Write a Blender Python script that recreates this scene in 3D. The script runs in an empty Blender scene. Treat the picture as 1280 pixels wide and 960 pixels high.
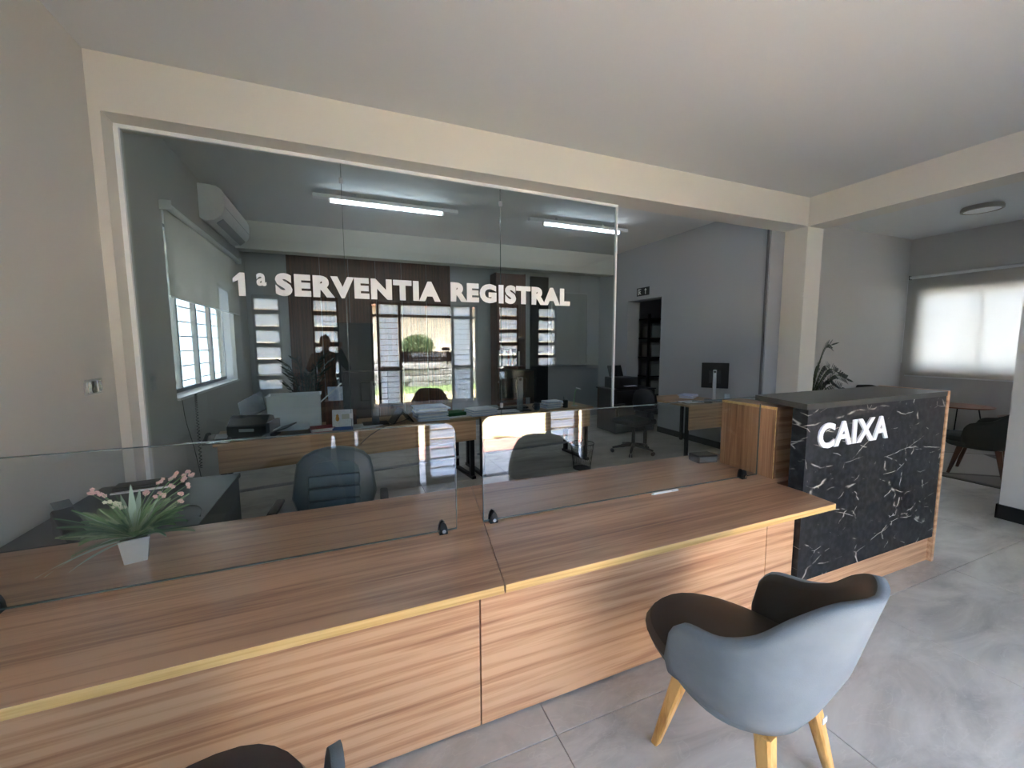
import bpy, bmesh, math, random
from mathutils import Vector, Matrix, Euler
random.seed(7)
R = math.radians
C = bpy.context.scene.collection
sc = bpy.context.scene

# ---------------------------------------------------------------- camera
H = 1.6
cam = bpy.data.cameras.new('camera'); co = bpy.data.objects.new('camera', cam); C.objects.link(co)
cam.sensor_fit = 'HORIZONTAL'; cam.sensor_width = 36.0; cam.lens = 505.772/1280*36.0
cam.clip_start = 0.01; cam.clip_end = 300
yaw, pit, rol = R(22.323), R(-5.686), R(-0.22)
F = Vector((math.sin(yaw)*math.cos(pit), math.cos(yaw)*math.cos(pit), math.sin(pit)))
Rt = Vector((math.cos(yaw), -math.sin(yaw), 0)); Up = Rt.cross(F)
R2 = math.cos(rol)*Rt + math.sin(rol)*Up; U2 = -math.sin(rol)*Rt + math.cos(rol)*Up
M = Matrix((R2, U2, -F)).transposed().to_4x4(); M.translation = (0, 0, H)
co.matrix_world = M
sc.camera = co

# ---------------------------------------------------------------- world, sun, exposure
sc.view_settings.view_transform = 'Standard'; sc.view_settings.look = 'None'
sc.view_settings.gamma = 1.0; sc.view_settings.use_curve_mapping = False
sc.view_settings.exposure = 2.95
w = bpy.data.worlds.new('sky'); sc.world = w; w.use_nodes = True
nt = w.node_tree; bg = nt.nodes['Background']
sky = nt.nodes.new('ShaderNodeTexSky'); sky.sky_type = 'NISHITA'; sky.sun_disc = False
sky.sun_elevation = R(70); sky.sun_rotation = R(0); sky.air_density = 1.0; sky.dust_density = 6.0; sky.ozone_density = 0.6
nt.links.new(sky.outputs[0], bg.inputs[0]); bg.inputs[1].default_value = 0.80
sun = bpy.data.lights.new('sun', 'SUN'); sun.energy = 20; sun.angle = R(0.6); sun.color = (1.0, .97, .93)
so = bpy.data.objects.new('sun', sun); C.objects.link(so)
so.rotation_euler = Vector((0.02, -0.27, -1.0)).to_track_quat('-Z', 'Y').to_euler()   # from behind the building, steep

def portal(loc, size, direction):
    l = bpy.data.lights.new('portal', 'AREA'); l.shape = 'RECTANGLE'; l.size, l.size_y = size
    l.cycles.is_portal = True
    o = bpy.data.objects.new('portal', l); C.objects.link(o); o.location = loc
    o.rotation_euler = Vector(direction).to_track_quat('-Z', 'Z').to_euler()
portal((1.75, -1.17, 1.25), (2.2, 2.5), (0, 1, 0))
portal((-0.6, -1.17, 1.5), (1.7, 2.1), (0, 1, 0))
portal((4.7, -1.17, 1.5), (3.2, 2.1), (0, 1, 0))
portal((7.6, -1.17, 1.5), (2.6, 2.1), (0, 1, 0))
portal((9.52, 2.9, 1.8), (2.1, 1.4), (-1, 0, 0))
portal((-1.63, 5.6, 1.95), (2.3, 1.7), (1, 0, 0))
portal((-1.63, 0, 1.75), (1.5, 1.5), (1, 0, 0))

# ---------------------------------------------------------------- materials
def srgb(c):
    return tuple((x/255/12.92 if x/255 <= .04045 else ((x/255+.055)/1.055)**2.4) for x in c) + (1,)
MATS = {}
def mat(name, col, rough=.5, metal=0, bump=0, bscale=60, var=0, vscale=4, **kw):
    if name in MATS: return MATS[name]
    m = bpy.data.materials.new(name); m.use_nodes = True; n = m.node_tree; b = n.nodes['Principled BSDF']
    b.inputs['Base Color'].default_value = srgb(col); b.inputs['Roughness'].default_value = rough
    b.inputs['Metallic'].default_value = metal
    for k, v in kw.items(): b.inputs[k.replace('_', ' ')].default_value = v
    tc = n.nodes.new('ShaderNodeTexCoord')
    if var or bump:
        no = n.nodes.new('ShaderNodeTexNoise'); no.inputs['Scale'].default_value = vscale; no.inputs['Detail'].default_value = 5
        n.links.new(tc.outputs['Object'], no.inputs['Vector'])
    if var:
        r = n.nodes.new('ShaderNodeValToRGB')
        r.color_ramp.elements[0].position = .3; r.color_ramp.elements[1].position = .7
        r.color_ramp.elements[0].color = srgb([max(0, x-var) for x in col]); r.color_ramp.elements[1].color = srgb([min(255, x+var) for x in col])
        n.links.new(no.outputs['Fac'], r.inputs[0]); n.links.new(r.outputs[0], b.inputs['Base Color'])
    if bump:
        n2 = n.nodes.new('ShaderNodeTexNoise'); n2.inputs['Scale'].default_value = bscale; n2.inputs['Detail'].default_value = 3
        n.links.new(tc.outputs['Object'], n2.inputs['Vector'])
        bp = n.nodes.new('ShaderNodeBump'); bp.inputs['Strength'].default_value = bump; bp.inputs['Distance'].default_value = .002
        n.links.new(n2.outputs['Fac'], bp.inputs['Height']); n.links.new(bp.outputs[0], b.inputs['Normal'])
    MATS[name] = m; return m

def wood(name, dark, mid, light, axis='x', rough=.35, scale=1.0, spec=.5):
    m = bpy.data.materials.new(name); m.use_nodes = True; n = m.node_tree; b = n.nodes['Principled BSDF']; L = n.links
    tc = n.nodes.new('ShaderNodeTexCoord'); mp = n.nodes.new('ShaderNodeMapping')
    s = {'x': (.45, 11, 11), 'y': (11, .45, 11), 'z': (11, 11, .45)}[axis]
    mp.inputs['Scale'].default_value = [q*scale for q in s]; L.new(tc.outputs['Object'], mp.inputs[0])
    a = n.nodes.new('ShaderNodeTexNoise'); a.inputs['Scale'].default_value = 1.6; a.inputs['Detail'].default_value = 6; a.inputs['Distortion'].default_value = 1.6
    L.new(mp.outputs[0], a.inputs['Vector'])
    mp2 = n.nodes.new('ShaderNodeMapping'); s2 = {'x': (2.5, 130, 130), 'y': (130, 2.5, 130), 'z': (130, 130, 2.5)}[axis]
    mp2.inputs['Scale'].default_value = s2; L.new(tc.outputs['Object'], mp2.inputs[0])
    f = n.nodes.new('ShaderNodeTexNoise'); f.inputs['Scale'].default_value = 1.0; f.inputs['Detail'].default_value = 3
    L.new(mp2.outputs[0], f.inputs['Vector'])
    # cathedral figure: distorted bands
    wv = n.nodes.new('ShaderNodeTexWave'); wv.bands_direction = {'x': 'Z', 'y': 'X', 'z': 'X'}[axis]
    wv.inputs['Scale'].default_value = .55; wv.inputs['Distortion'].default_value = 9; wv.inputs['Detail'].default_value = 3; wv.inputs['Detail Scale'].default_value = .5
    L.new(mp.outputs[0], wv.inputs['Vector'])
    mx = n.nodes.new('ShaderNodeMath'); mx.operation = 'MULTIPLY_ADD'; mx.inputs[1].default_value = .20
    L.new(wv.outputs['Fac'], mx.inputs[0]); L.new(a.outputs['Fac'], mx.inputs[2])
    mf = n.nodes.new('ShaderNodeMath'); mf.operation = 'MULTIPLY_ADD'; mf.inputs[1].default_value = .55
    L.new(f.outputs['Fac'], mf.inputs[0]); L.new(mx.outputs[0], mf.inputs[2])
    r = n.nodes.new('ShaderNodeValToRGB'); e = r.color_ramp.elements
    e[0].position = .58; e[0].color = srgb(dark); e[1].position = 1.08; e[1].color = srgb(light)
    k = e.new(.80); k.color = srgb(mid)
    L.new(mf.outputs[0], r.inputs[0]); L.new(r.outputs[0], b.inputs['Base Color'])
    b.inputs['Roughness'].default_value = rough; b.inputs['Specular IOR Level'].default_value = spec
    bp = n.nodes.new('ShaderNodeBump'); bp.inputs['Strength'].default_value = .12; bp.inputs['Distance'].default_value = .001
    L.new(f.outputs['Fac'], bp.inputs['Height']); L.new(bp.outputs[0], b.inputs['Normal'])
    MATS[name] = m; return m

def stone(name, c0, c1, c2, rough=.3):
    m = bpy.data.materials.new(name); m.use_nodes = True; n = m.node_tree; b = n.nodes['Principled BSDF']; L = n.links
    g = n.nodes.new('ShaderNodeNewGeometry'); mp = n.nodes.new('ShaderNodeMapping')
    mp.inputs['Rotation'].default_value = (0, 0, R(35)); mp.inputs['Scale'].default_value = (1.0, 2.6, 1); L.new(g.outputs['Position'], mp.inputs[0])
    a = n.nodes.new('ShaderNodeTexNoise'); a.inputs['Scale'].default_value = 1.5; a.inputs['Detail'].default_value = 9; a.inputs['Roughness'].default_value = .62; a.inputs['Distortion'].default_value = .8
    L.new(mp.outputs[0], a.inputs['Vector'])
    r = n.nodes.new('ShaderNodeValToRGB'); e = r.color_ramp.elements
    e[0].position = .3; e[0].color = srgb(c0); e[1].position = .72; e[1].color = srgb(c2); k = e.new(.5); k.color = srgb(c1)
    L.new(a.outputs['Fac'], r.inputs[0])
    v = n.nodes.new('ShaderNodeTexNoise'); v.inputs['Scale'].default_value = 2.3; v.inputs['Detail'].default_value = 4; v.inputs['Distortion'].default_value = 1.8
    L.new(mp.outputs[0], v.inputs['Vector'])
    ab = n.nodes.new('ShaderNodeMath'); ab.operation = 'SUBTRACT'; ab.inputs[1].default_value = .5; L.new(v.outputs['Fac'], ab.inputs[0])
    ab2 = n.nodes.new('ShaderNodeMath'); ab2.operation = 'ABSOLUTE'; L.new(ab.outputs[0], ab2.inputs[0])
    vr = n.nodes.new('ShaderNodeValToRGB'); vr.color_ramp.elements[0].color = (.10, .10, .10, 1); vr.color_ramp.elements[1].position = .012; vr.color_ramp.elements[1].color = (0, 0, 0, 1)
    L.new(ab2.outputs[0], vr.inputs[0])
    mx = n.nodes.new('ShaderNodeMixRGB'); mx.inputs[2].default_value = srgb([min(255, x+35) for x in c2]); L.new(vr.outputs[0], mx.inputs[0]); L.new(r.outputs[0], mx.inputs[1])
    L.new(mx.outputs[0], b.inputs['Base Color']); b.inputs['Roughness'].default_value = rough
    MATS[name] = m; return m

def marble():
    m = bpy.data.materials.new('black_marble'); m.use_nodes = True; n = m.node_tree; b = n.nodes['Principled BSDF']; L = n.links
    tc = n.nodes.new('ShaderNodeTexCoord')
    cl = n.nodes.new('ShaderNodeTexNoise'); cl.inputs['Scale'].default_value = 26; cl.inputs['Detail'].default_value = 6; L.new(tc.outputs['Object'], cl.inputs['Vector'])
    r = n.nodes.new('ShaderNodeValToRGB'); e = r.color_ramp.elements; e[0].position = .42; e[0].color = srgb((14, 16, 20)); e[1].position = .75; e[1].color = srgb((48, 49, 52))
    L.new(cl.outputs['Fac'], r.inputs[0])
    col = r.outputs[0]
    for i, (rot, sx, sy, mk, wd) in enumerate((((0, R(38), 0), 1.5, 3, .555, .012), ((0, R(-50), 0), 1.3, 3.1, .565, .011), ((0, R(75), 0), 2.2, 4.2, .575, .012))):
        mp = n.nodes.new('ShaderNodeMapping'); mp.inputs['Rotation'].default_value = rot; mp.inputs['Scale'].default_value = (sx, 1, sy); mp.inputs['Location'].default_value = (i*3.1, 0, i*1.7)
        L.new(tc.outputs['Object'], mp.inputs[0])
        ds = n.nodes.new('ShaderNodeTexNoise'); ds.inputs['Scale'].default_value = 3; L.new(mp.outputs[0], ds.inputs['Vector'])
        md = n.nodes.new('ShaderNodeMixRGB'); md.inputs[0].default_value = .12; L.new(mp.outputs[0], md.inputs[1]); L.new(ds.outputs['Color'], md.inputs[2])
        v = n.nodes.new('ShaderNodeTexVoronoi'); v.feature = 'DISTANCE_TO_EDGE'; v.inputs['Scale'].default_value = 1.5
        L.new(md.outputs[0], v.inputs['Vector'])
        vr = n.nodes.new('ShaderNodeValToRGB'); vr.color_ramp.elements[0].color = (1, 1, 1, 1); vr.color_ramp.elements[1].position = wd; vr.color_ramp.elements[1].color = (0, 0, 0, 1)
        L.new(v.outputs['Distance'], vr.inputs[0])
        mk_ = n.nodes.new('ShaderNodeTexNoise'); mk_.inputs['Scale'].default_value = 3.6; mk_.inputs['Detail'].default_value = 4; L.new(mp.outputs[0], mk_.inputs['Vector'])
        mr = n.nodes.new('ShaderNodeValToRGB'); mr.color_ramp.elements[0].position = mk-.03; mr.color_ramp.elements[1].position = mk+.06
        L.new(mk_.outputs['Fac'], mr.inputs[0])
        mu = n.nodes.new('ShaderNodeMath'); mu.operation = 'MULTIPLY'; L.new(vr.outputs[0], mu.inputs[0]); L.new(mr.outputs[0], mu.inputs[1])
        mx = n.nodes.new('ShaderNodeMixRGB'); mx.inputs[2].default_value = srgb((192, 187, 178)); L.new(mu.outputs[0], mx.inputs[0]); L.new(col, mx.inputs[1]); col = mx.outputs[0]
    L.new(col, b.inputs['Base Color']); b.inputs['Roughness'].default_value = .42
    MATS['black_marble'] = m; return m

def glass(name, tint, f0, refl=1.0, rough=0.0):
    """Architectural pane: straight-through tinted transmission plus Schlick reflection, same on both faces."""
    m = bpy.data.materials.new(name); m.use_nodes = True; n = m.node_tree; L = n.links
    n.nodes.remove(n.nodes['Principled BSDF']); out = n.nodes['Material Output']
    g = n.nodes.new('ShaderNodeNewGeometry'); d = n.nodes.new('ShaderNodeVectorMath'); d.operation = 'DOT_PRODUCT'
    L.new(g.outputs['Normal'], d.inputs[0]); L.new(g.outputs['Incoming'], d.inputs[1])
    def mt(op, a, bv=None, b2=None):
        k = n.nodes.new('ShaderNodeMath'); k.operation = op
        if isinstance(a, float): k.inputs[0].default_value = a
        else: L.new(a, k.inputs[0])
        if bv is not None:
            if isinstance(bv, float): k.inputs[1].default_value = bv
            else: L.new(bv, k.inputs[1])
        return k.outputs[0]
    ab = mt('ABSOLUTE', d.outputs['Value']); om = mt('SUBTRACT', 1.0, ab); p5 = mt('POWER', om, 5.0)
    fr = mt('ADD', mt('MULTIPLY', p5, 1-f0), f0)
    tr = n.nodes.new('ShaderNodeBsdfTransparent'); tr.inputs[0].default_value = tint
    gl = n.nodes.new('ShaderNodeBsdfGlossy'); gl.inputs['Roughness'].default_value = rough; gl.inputs[0].default_value = (refl, refl, refl, 1)
    mx = n.nodes.new('ShaderNodeMixShader'); L.new(fr, mx.inputs[0]); L.new(tr.outputs[0], mx.inputs[1]); L.new(gl.outputs[0], mx.inputs[2])
    L.new(mx.outputs[0], out.inputs[0]); MATS[name] = m; return m

def translucent(name, col, amt, rough=.6, bars=None):
    m = bpy.data.materials.new(name); m.use_nodes = True; n = m.node_tree; L = n.links
    b = n.nodes['Principled BSDF']; b.inputs['Base Color'].default_value = srgb(col); b.inputs['Roughness'].default_value = rough
    t = n.nodes.new('ShaderNodeBsdfTranslucent'); t.inputs[0].default_value = srgb(col)
    mx = n.nodes.new('ShaderNodeMixShader'); mx.inputs[0].default_value = amt
    L.new(b.outputs[0], mx.inputs[1]); L.new(t.outputs[0], mx.inputs[2]); last = mx
    if bars:     # open weave lets part of the view straight through
        tr = n.nodes.new('ShaderNodeBsdfTransparent'); m2 = n.nodes.new('ShaderNodeMixShader'); m2.inputs[0].default_value = bars
        L.new(mx.outputs[0], m2.inputs[1]); L.new(tr.outputs[0], m2.inputs[2]); last = m2
    L.new(last.outputs[0], n.nodes['Material Output'].inputs[0]); MATS[name] = m; return m

def emit(name, col, s):
    m = bpy.data.materials.new(name); m.use_nodes = True; b = m.node_tree.nodes['Principled BSDF']
    b.inputs['Base Color'].default_value = (1, 1, 1, 1); b.inputs['Emission Color'].default_value = srgb(col); b.inputs['Emission Strength'].default_value = s
    MATS[name] = m; return m

W = wood('laminate_x', (160, 116, 86), (192, 148, 112), (210, 170, 134), 'x')
WTOP = wood('laminate_top', (120, 86, 66), (152, 114, 88), (176, 138, 108), 'x', rough=.3)  # same laminate as the lit fronts, with shade put into the colour
WZ = wood('laminate_z', (110, 76, 52), (152, 112, 80), (176, 136, 102), 'z')
WD = wood('desk_laminate', (138, 108, 78), (164, 132, 98), (182, 150, 114), 'x')
WDARK = wood('dark_panelling', (44, 26, 17), (74, 46, 30), (96, 62, 42), 'z', rough=.5)
WOAK = wood('oak_leg', (176, 124, 62), (206, 156, 88), (224, 178, 110), 'z', rough=.4)
WEDGE = wood('edge_band', (176, 140, 84), (206, 170, 108), (222, 190, 132), 'x', rough=.35)  # warm bounce light is put into this yellow
STONE = stone('grey_stone_tile', (150, 147, 140), (184, 181, 173), (208, 205, 197))
MARB = marble()
WALL = mat('grey_wall_paint', (190, 188, 183), .8, bump=.25, bscale=90)
WALLD = mat('office_wall_paint', (162, 165, 168), .8, bump=.25, bscale=90)
CREAM = mat('cream_beam_paint', (208, 204, 195), .7, bump=.2, bscale=70)
CEIL = mat('ceiling_paint', (206, 208, 208), .85, bump=.15, bscale=60)
WHITE = mat('white_plastic', (225, 226, 226), .4)
PROF = mat('white_profile', (226, 228, 228), .35)
BLACK = mat('black_plastic', (20, 21, 23), .4)
BLACKM = mat('black_metal', (16, 16, 17), .35, .4)
GREYP = mat('grey_plastic', (96, 100, 104), .45)
LGREY = mat('light_grey_plastic', (170, 174, 176), .45)
CHROME = mat('chrome', (200, 202, 204), .18, 1)
STEEL = mat('brushed_steel', (176, 178, 180), .35, .9)
PAPER = mat('paper', (222, 226, 234), .8, var=8, vscale=30)
PAPERB = mat('bluish_paper', (186, 198, 224), .8, var=16, vscale=40)
BLKTOP = mat('black_desk_laminate', (38, 44, 50), .4)
CLEAR = glass('clear_glass', (.965, .975, .97, 1), .045)
SCREEN = glass('counter_screen_glass', (.90, .915, .91, 1), .05)
PART = glass('partition_glass', (.80, .835, .83, 1), .05)
EDGE = mat('glass_edge', (74, 86, 84), .15, Specular_IOR_Level=.8)
FROST = translucent('frosted_glass', (232, 240, 246), .8, .3)
BLIND = translucent('roller_blind_fabric', (206, 202, 194), .27, .8, .15)
FRAME = mat('dark_steel_frame', (34, 36, 38), .5, .3)

# ---------------------------------------------------------------- mesh helpers
def B(): return bmesh.new()
def box(bm, c, s, rz=0, rot=None, bev=0, seg=1, mi=0):
    r = bmesh.ops.create_cube(bm, size=1.0); vs = r['verts']
    bmesh.ops.scale(bm, vec=s, verts=vs)
    if bev: 
        es = list({e for v in vs for e in v.link_edges})
        rr = bmesh.ops.bevel(bm, geom=es, offset=min(bev, min(s)*.45), segments=seg, affect='EDGES', profile=.5)
        vs = list({v for f in rr['faces'] for v in f.verts} | {v for v in vs if v.is_valid})
    m = (rot.to_matrix() if rot else Matrix.Rotation(rz, 3, 'Z'))
    bmesh.ops.rotate(bm, cent=(0, 0, 0), matrix=m, verts=vs); bmesh.ops.translate(bm, vec=c, verts=vs)
    if mi:
        for f in {f for v in vs for f in v.link_faces}: f.material_index = mi
    return vs
def box2(bm, a, b, **k):
    return box(bm, [(a[i]+b[i])/2 for i in range(3)], [abs(b[i]-a[i]) for i in range(3)], **k)
def cone(bm, p0, p1, r0, r1=None, seg=12, mi=0):
    r1 = r0 if r1 is None else r1; p0, p1 = Vector(p0), Vector(p1); d = p1-p0
    res = bmesh.ops.create_cone(bm, cap_ends=True, segments=seg, radius1=r0, radius2=r1, depth=d.length); vs = res['verts']
    q = d.to_track_quat('Z', 'Y').to_matrix()
    bmesh.ops.rotate(bm, cent=(0, 0, 0), matrix=q, verts=vs); bmesh.ops.translate(bm, vec=(p0+p1)/2, verts=vs)
    if mi:
        for f in {f for v in vs for f in v.link_faces}: f.material_index = mi
    return vs
def tube(bm, pts, r, seg=8):
    pts = [Vector(p) for p in pts]; rings = []
    for i, p in enumerate(pts):
        t = (pts[min(i+1, len(pts)-1)]-pts[max(i-1, 0)]).normalized()
        a = t.orthogonal().normalized() if i == 0 else (pa - pa.dot(t)*t).normalized()
        pa = a; b_ = t.cross(a); rr = r[i] if isinstance(r, (list, tuple)) else r
        rings.append([bm.verts.new(p+(a*math.cos(k*2*math.pi/seg)+b_*math.sin(k*2*math.pi/seg))*rr) for k in range(seg)])
    for a, b_ in zip(rings, rings[1:]):
        for k in range(seg): bm.faces.new((a[k], a[(k+1) % seg], b_[(k+1) % seg], b_[k]))
    bm.faces.new(rings[0][::-1]); bm.faces.new(rings[-1])
def lathe(bm, prof, seg=24, c=(0, 0, 0), sx=1, sy=1):
    rings = []
    for r, z in prof:
        rings.append([bm.verts.new((c[0]+r*sx*math.cos(k*2*math.pi/seg), c[1]+r*sy*math.sin(k*2*math.pi/seg), c[2]+z)) for k in range(seg)])
    for a, b_ in zip(rings, rings[1:]):
        for k in range(seg): bm.faces.new((a[k], a[(k+1) % seg], b_[(k+1) % seg], b_[k]))
    if prof[0][0] > 1e-4: bm.faces.new(rings[0][::-1])
    if prof[-1][0] > 1e-4: bm.faces.new(rings[-1])
def prism(bm, poly, lo, hi, axis='z', mi=0):
    def P(u, v, t): return {'z': (u, v, t), 'y': (u, t, v), 'x': (t, u, v)}[axis]
    a = [bm.verts.new(P(u, v, lo)) for u, v in poly]; b_ = [bm.verts.new(P(u, v, hi)) for u, v in poly]
    fs = [bm.faces.new(a[::-1]), bm.faces.new(b_)]
    for i in range(len(poly)):
        j = (i+1) % len(poly); fs.append(bm.faces.new((a[i], a[j], b_[j], b_[i])))
    for f in fs: f.material_index = mi
def spline(pts, n=8):
    P = [Vector(p) for p in pts]; out = []
    for i in range(len(P)-1):
        p0, p1, p2, p3 = P[max(i-1, 0)], P[i], P[i+1], P[min(i+2, len(P)-1)]
        for k in range(n):
            t = k/n; out.append(.5*((2*p1)+(p2-p0)*t+(2*p0-5*p1+4*p2-p3)*t*t+(3*p1-p0-3*p2+p3)*t**3))
    out.append(P[-1]); return out
def mesh(name, bm, ms, smooth=False):
    bmesh.ops.recalc_face_normals(bm, faces=bm.faces); me = bpy.data.meshes.new(name); bm.to_mesh(me); bm.free()
    for m in (ms if isinstance(ms, (list, tuple)) else [ms]): me.materials.append(m)
    if smooth:
        for p in me.polygons: p.use_smooth = True
        if smooth != 'all': me.set_sharp_from_angle(angle=R(38))
    return me
def part(name, bm, ms, parent=None, loc=(0, 0, 0), rot=(0, 0, 0), smooth=False, label=None, me=None):
    o = bpy.data.objects.new(name, me if me else mesh(name, bm, ms, smooth)); C.objects.link(o)
    o.location = loc; o.rotation_euler = rot
    if parent: o.parent = parent
    if label: o['label'] = label
    return o
def tag(o, label, cat, group=None, kind=None):
    o['label'] = label; o['category'] = cat
    if group: o['group'] = group
    if kind: o['kind'] = kind
    return o
def thing(name, label, cat, loc=(0, 0, 0), rz=0, group=None):
    o = bpy.data.objects.new(name, None); C.objects.link(o); o.location = loc; o.rotation_euler = (0, 0, rz); o.empty_display_size = .1
    return tag(o, label, cat, group)
def struct(name, bm, m, parent=None, smooth=False):
    o = part(name, bm, m, parent, smooth=smooth)
    if not parent: o['kind'] = 'structure'
    return o
def copy_tree(o, parent=None):
    c = o.copy(); C.objects.link(c)
    if parent: c.parent = parent
    for ch in list(o.children): copy_tree(ch, c)
    return c
def wall(bm, rect, holes, fn):
    """rect and holes are (u0,v0,u1,v1); fn(u0,v0,u1,v1) adds one solid block."""
    us = sorted({rect[0], rect[2], *[h[0] for h in holes], *[h[2] for h in holes]})
    for a, b_ in zip(us, us[1:]):
        hs = sorted([h for h in holes if h[0] <= a+1e-6 and h[2] >= b_-1e-6], key=lambda h: h[1]); v = rect[1]
        for h in hs:
            if h[1] > v+1e-6: fn(a, v, b_, h[1])
            v = h[3]
        if rect[3] > v+1e-6: fn(a, v, b_, rect[3])
def text_mesh(name, s, width, height, depth, bold=.02, ms=None, shear=0):
    cu = bpy.data.curves.new(name, 'FONT'); cu.body = s; cu.extrude = .02; cu.offset = bold; cu.resolution_u = 4; cu.space_character = 1.0+bold*2.6
    tmp = bpy.data.objects.new('tmp', cu); C.objects.link(tmp); bpy.context.view_layer.update()
    me = bpy.data.meshes.new_from_object(tmp.evaluated_get(bpy.context.evaluated_depsgraph_get()))
    bpy.data.objects.remove(tmp); bpy.data.curves.remove(cu)
    xs = [v.co.x for v in me.vertices]; ys = [v.co.y for v in me.vertices]; zs = [v.co.z for v in me.vertices]
    x0, x1, y0, y1, z0, z1 = min(xs), max(xs), min(ys), max(ys), min(zs), max(zs)
    for v in me.vertices:       # upright in the XZ plane, facing -Y
        x = (v.co.x-x0)/(x1-x0)*width; z = (v.co.y-y0)/(y1-y0)*height; y = (v.co.z-z0)/(z1-z0)*depth
        v.co = (x, -y, z)
    me.materials.clear(); me.materials.append(ms); me.name = name
    return me

# ---------------------------------------------------------------- the setting
HC, ZB = 3.404, 3.057
XL, XP0, XP1, XQ, XW = -1.41, 5.455, 5.765, 5.20, 9.36
YB, YB1, YF0, YK = 3.45, 3.74, -1.0, 7.6

bm = B(); box2(bm, (-1.6, -1.15, -.12), (9.55, 7.8, -.008)); fl = struct('floor', bm, mat('grout', (84, 84, 84), .8))
bm = B(); box(bm, (0, 0, 0), (1.0515, 1.0515, .012), bev=.0015); tm = mesh('tile', bm, STONE)
TS = 1.055
for i in range(-3, 9):
    for j in range(-3, 7):
        cx, cy = .74+TS*(i+.5), 1.33+TS*(j+.5)
        if not (-2 < cx < 10 and -1.6 < cy < 8.2): continue
        if cx-TS/2 < XL or cx+TS/2 > XW or cy-TS/2 < -1 or cy+TS/2 > YK:      # cut tiles along the walls
            x0, x1 = max(cx-TS/2+.002, XL+.001), min(cx+TS/2-.002, XW-.001); y0, y1 = max(cy-TS/2+.002, -.999), min(cy+TS/2-.002, YK-.001)
            if x1-x0 < .03 or y1-y0 < .03: continue
            bb = B(); box(bb, (0, 0, 0), (x1-x0, y1-y0, .012), bev=.0015); part('tile', bb, STONE, fl, ((x0+x1)/2, (y0+y1)/2, -.006))
        else: part('tile', None, None, fl, (cx, cy, -.006), me=tm)

bm = B(); box2(bm, (-1.62, -1.3, HC), (9.55, 7.85, HC+.2)); struct('ceiling', bm, CEIL)
bm = B(); wall(bm, (-1.15, 0, 7.8, HC), [(4.47, 1.12, 6.7, 2.76), (-.75, 1.0, .75, 2.5)], lambda a, b_, c, d: box2(bm, (-1.61, a, b_), (XL, c, d))); struct('wall_left', bm, WALL)  # second hole is for the added, unseen lobby window
# facade behind the camera: entrance and tall narrow windows
STRIPS = [(-1.28, -.85), (-.35, .10), (3.34, 3.84), (4.33, 4.83), (6.2, 6.7), (7.2, 7.7), (8.2, 8.7)]  # last three strips are unseen, added to light the waiting room
bm = B(); wall(bm, (-1.61, 0, 9.5, HC), [(.66, 0, 2.86, 2.42)] + [(a, .52 if a == -.35 else .81, b_, 2.47) for a, b_ in STRIPS], lambda a, b_, c, d: box2(bm, (a, -1.15, b_), (c, YF0, d))); struct('wall_front', bm, WALL)
bm = B(); box2(bm, (-1.61, YK, 0), (5.5, 7.8, HC)); struct('wall_back', bm, WALLD)
bm = B(); wall(bm, (YB1, 0, YK, HC), [(5.70, 0, 6.62, 2.42)], lambda a, b_, c, d: box2(bm, (XQ, a, b_), (XQ+.28, c, d)))
struct('wall_office_right', bm, WALLD)
bm = B(); box2(bm, (XQ+.28, YB1, 0), (XP1, 4.13, HC)); box2(bm, (XQ+.28, 4.13, 0), (9.5, 4.3, HC)); struct('wall_waiting_back', bm, WALL)
bm = B(); wall(bm, (-1.15, 0, 4.3, HC), [(1.9, 1.12, 3.94, 2.46)], lambda a, b_, c, d: box2(bm, (XW, a, b_), (XW+.16, c, d))); struct('wall_right', bm, WALL)
bm = B(); box2(bm, (XP0, YF0, 0), (XP1, 1.61, ZB)); struct('wall_stub', bm, WALL)
bm = B(); box2(bm, (XP0, YB, 0), (XP1, YB1, HC), bev=.004); struct('pillar', bm, CREAM)
bm = B(); box2(bm, (XL, YB, ZB), (XP0, YB1, HC)); struct('beam_front', bm, CREAM)
bm = B(); box2(bm, (XP0, YF0, ZB), (XP1, YB, HC)); struct('beam_side', bm, CREAM)
bm = B(); box2(bm, (XL, 7.1, 3.0), (XQ, 7.35, HC)); struct('beam_back', bm, CREAM)
bm = B(); box2(bm, (XL, YB, 0), (-1.352, YB1, ZB)); struct('pier_left', bm, CREAM)
# store room beyond the office door
bm = B(); box2(bm, (XQ+.28, 5.2, 0), (7.4, 5.3, HC)); box2(bm, (XQ+.28, 7.5, 0), (7.4, 7.6, HC)); box2(bm, (7.3, 5.3, 0), (7.4, 7.5, HC)); struct('wall_store_room', bm, WALLD)
BBM = mat('black_baseboard', (14, 14, 15), .35)
bm = B(); box2(bm, (XP0-.014, YF0, 0), (XP0, 1.624, .13)); box2(bm, (XP0-.014, 1.61, 0), (XP1+.014, 1.624, .13)); struct('baseboard_stub', bm, BBM)
bm = B(); box2(bm, (XW-.014, YF0, 0), (XW, 4.13, .13)); box2(bm, (XP1, 4.116, 0), (XW, 4.13, .13)); struct('baseboard_waiting', bm, BBM)
bm = B(); box2(bm, (XQ-.012, YB1, 0), (XQ, 5.70, .1)); box2(bm, (XQ-.012, 6.62, 0), (XQ, YK, .1)); struct('baseboard_office', bm, BBM)

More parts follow.
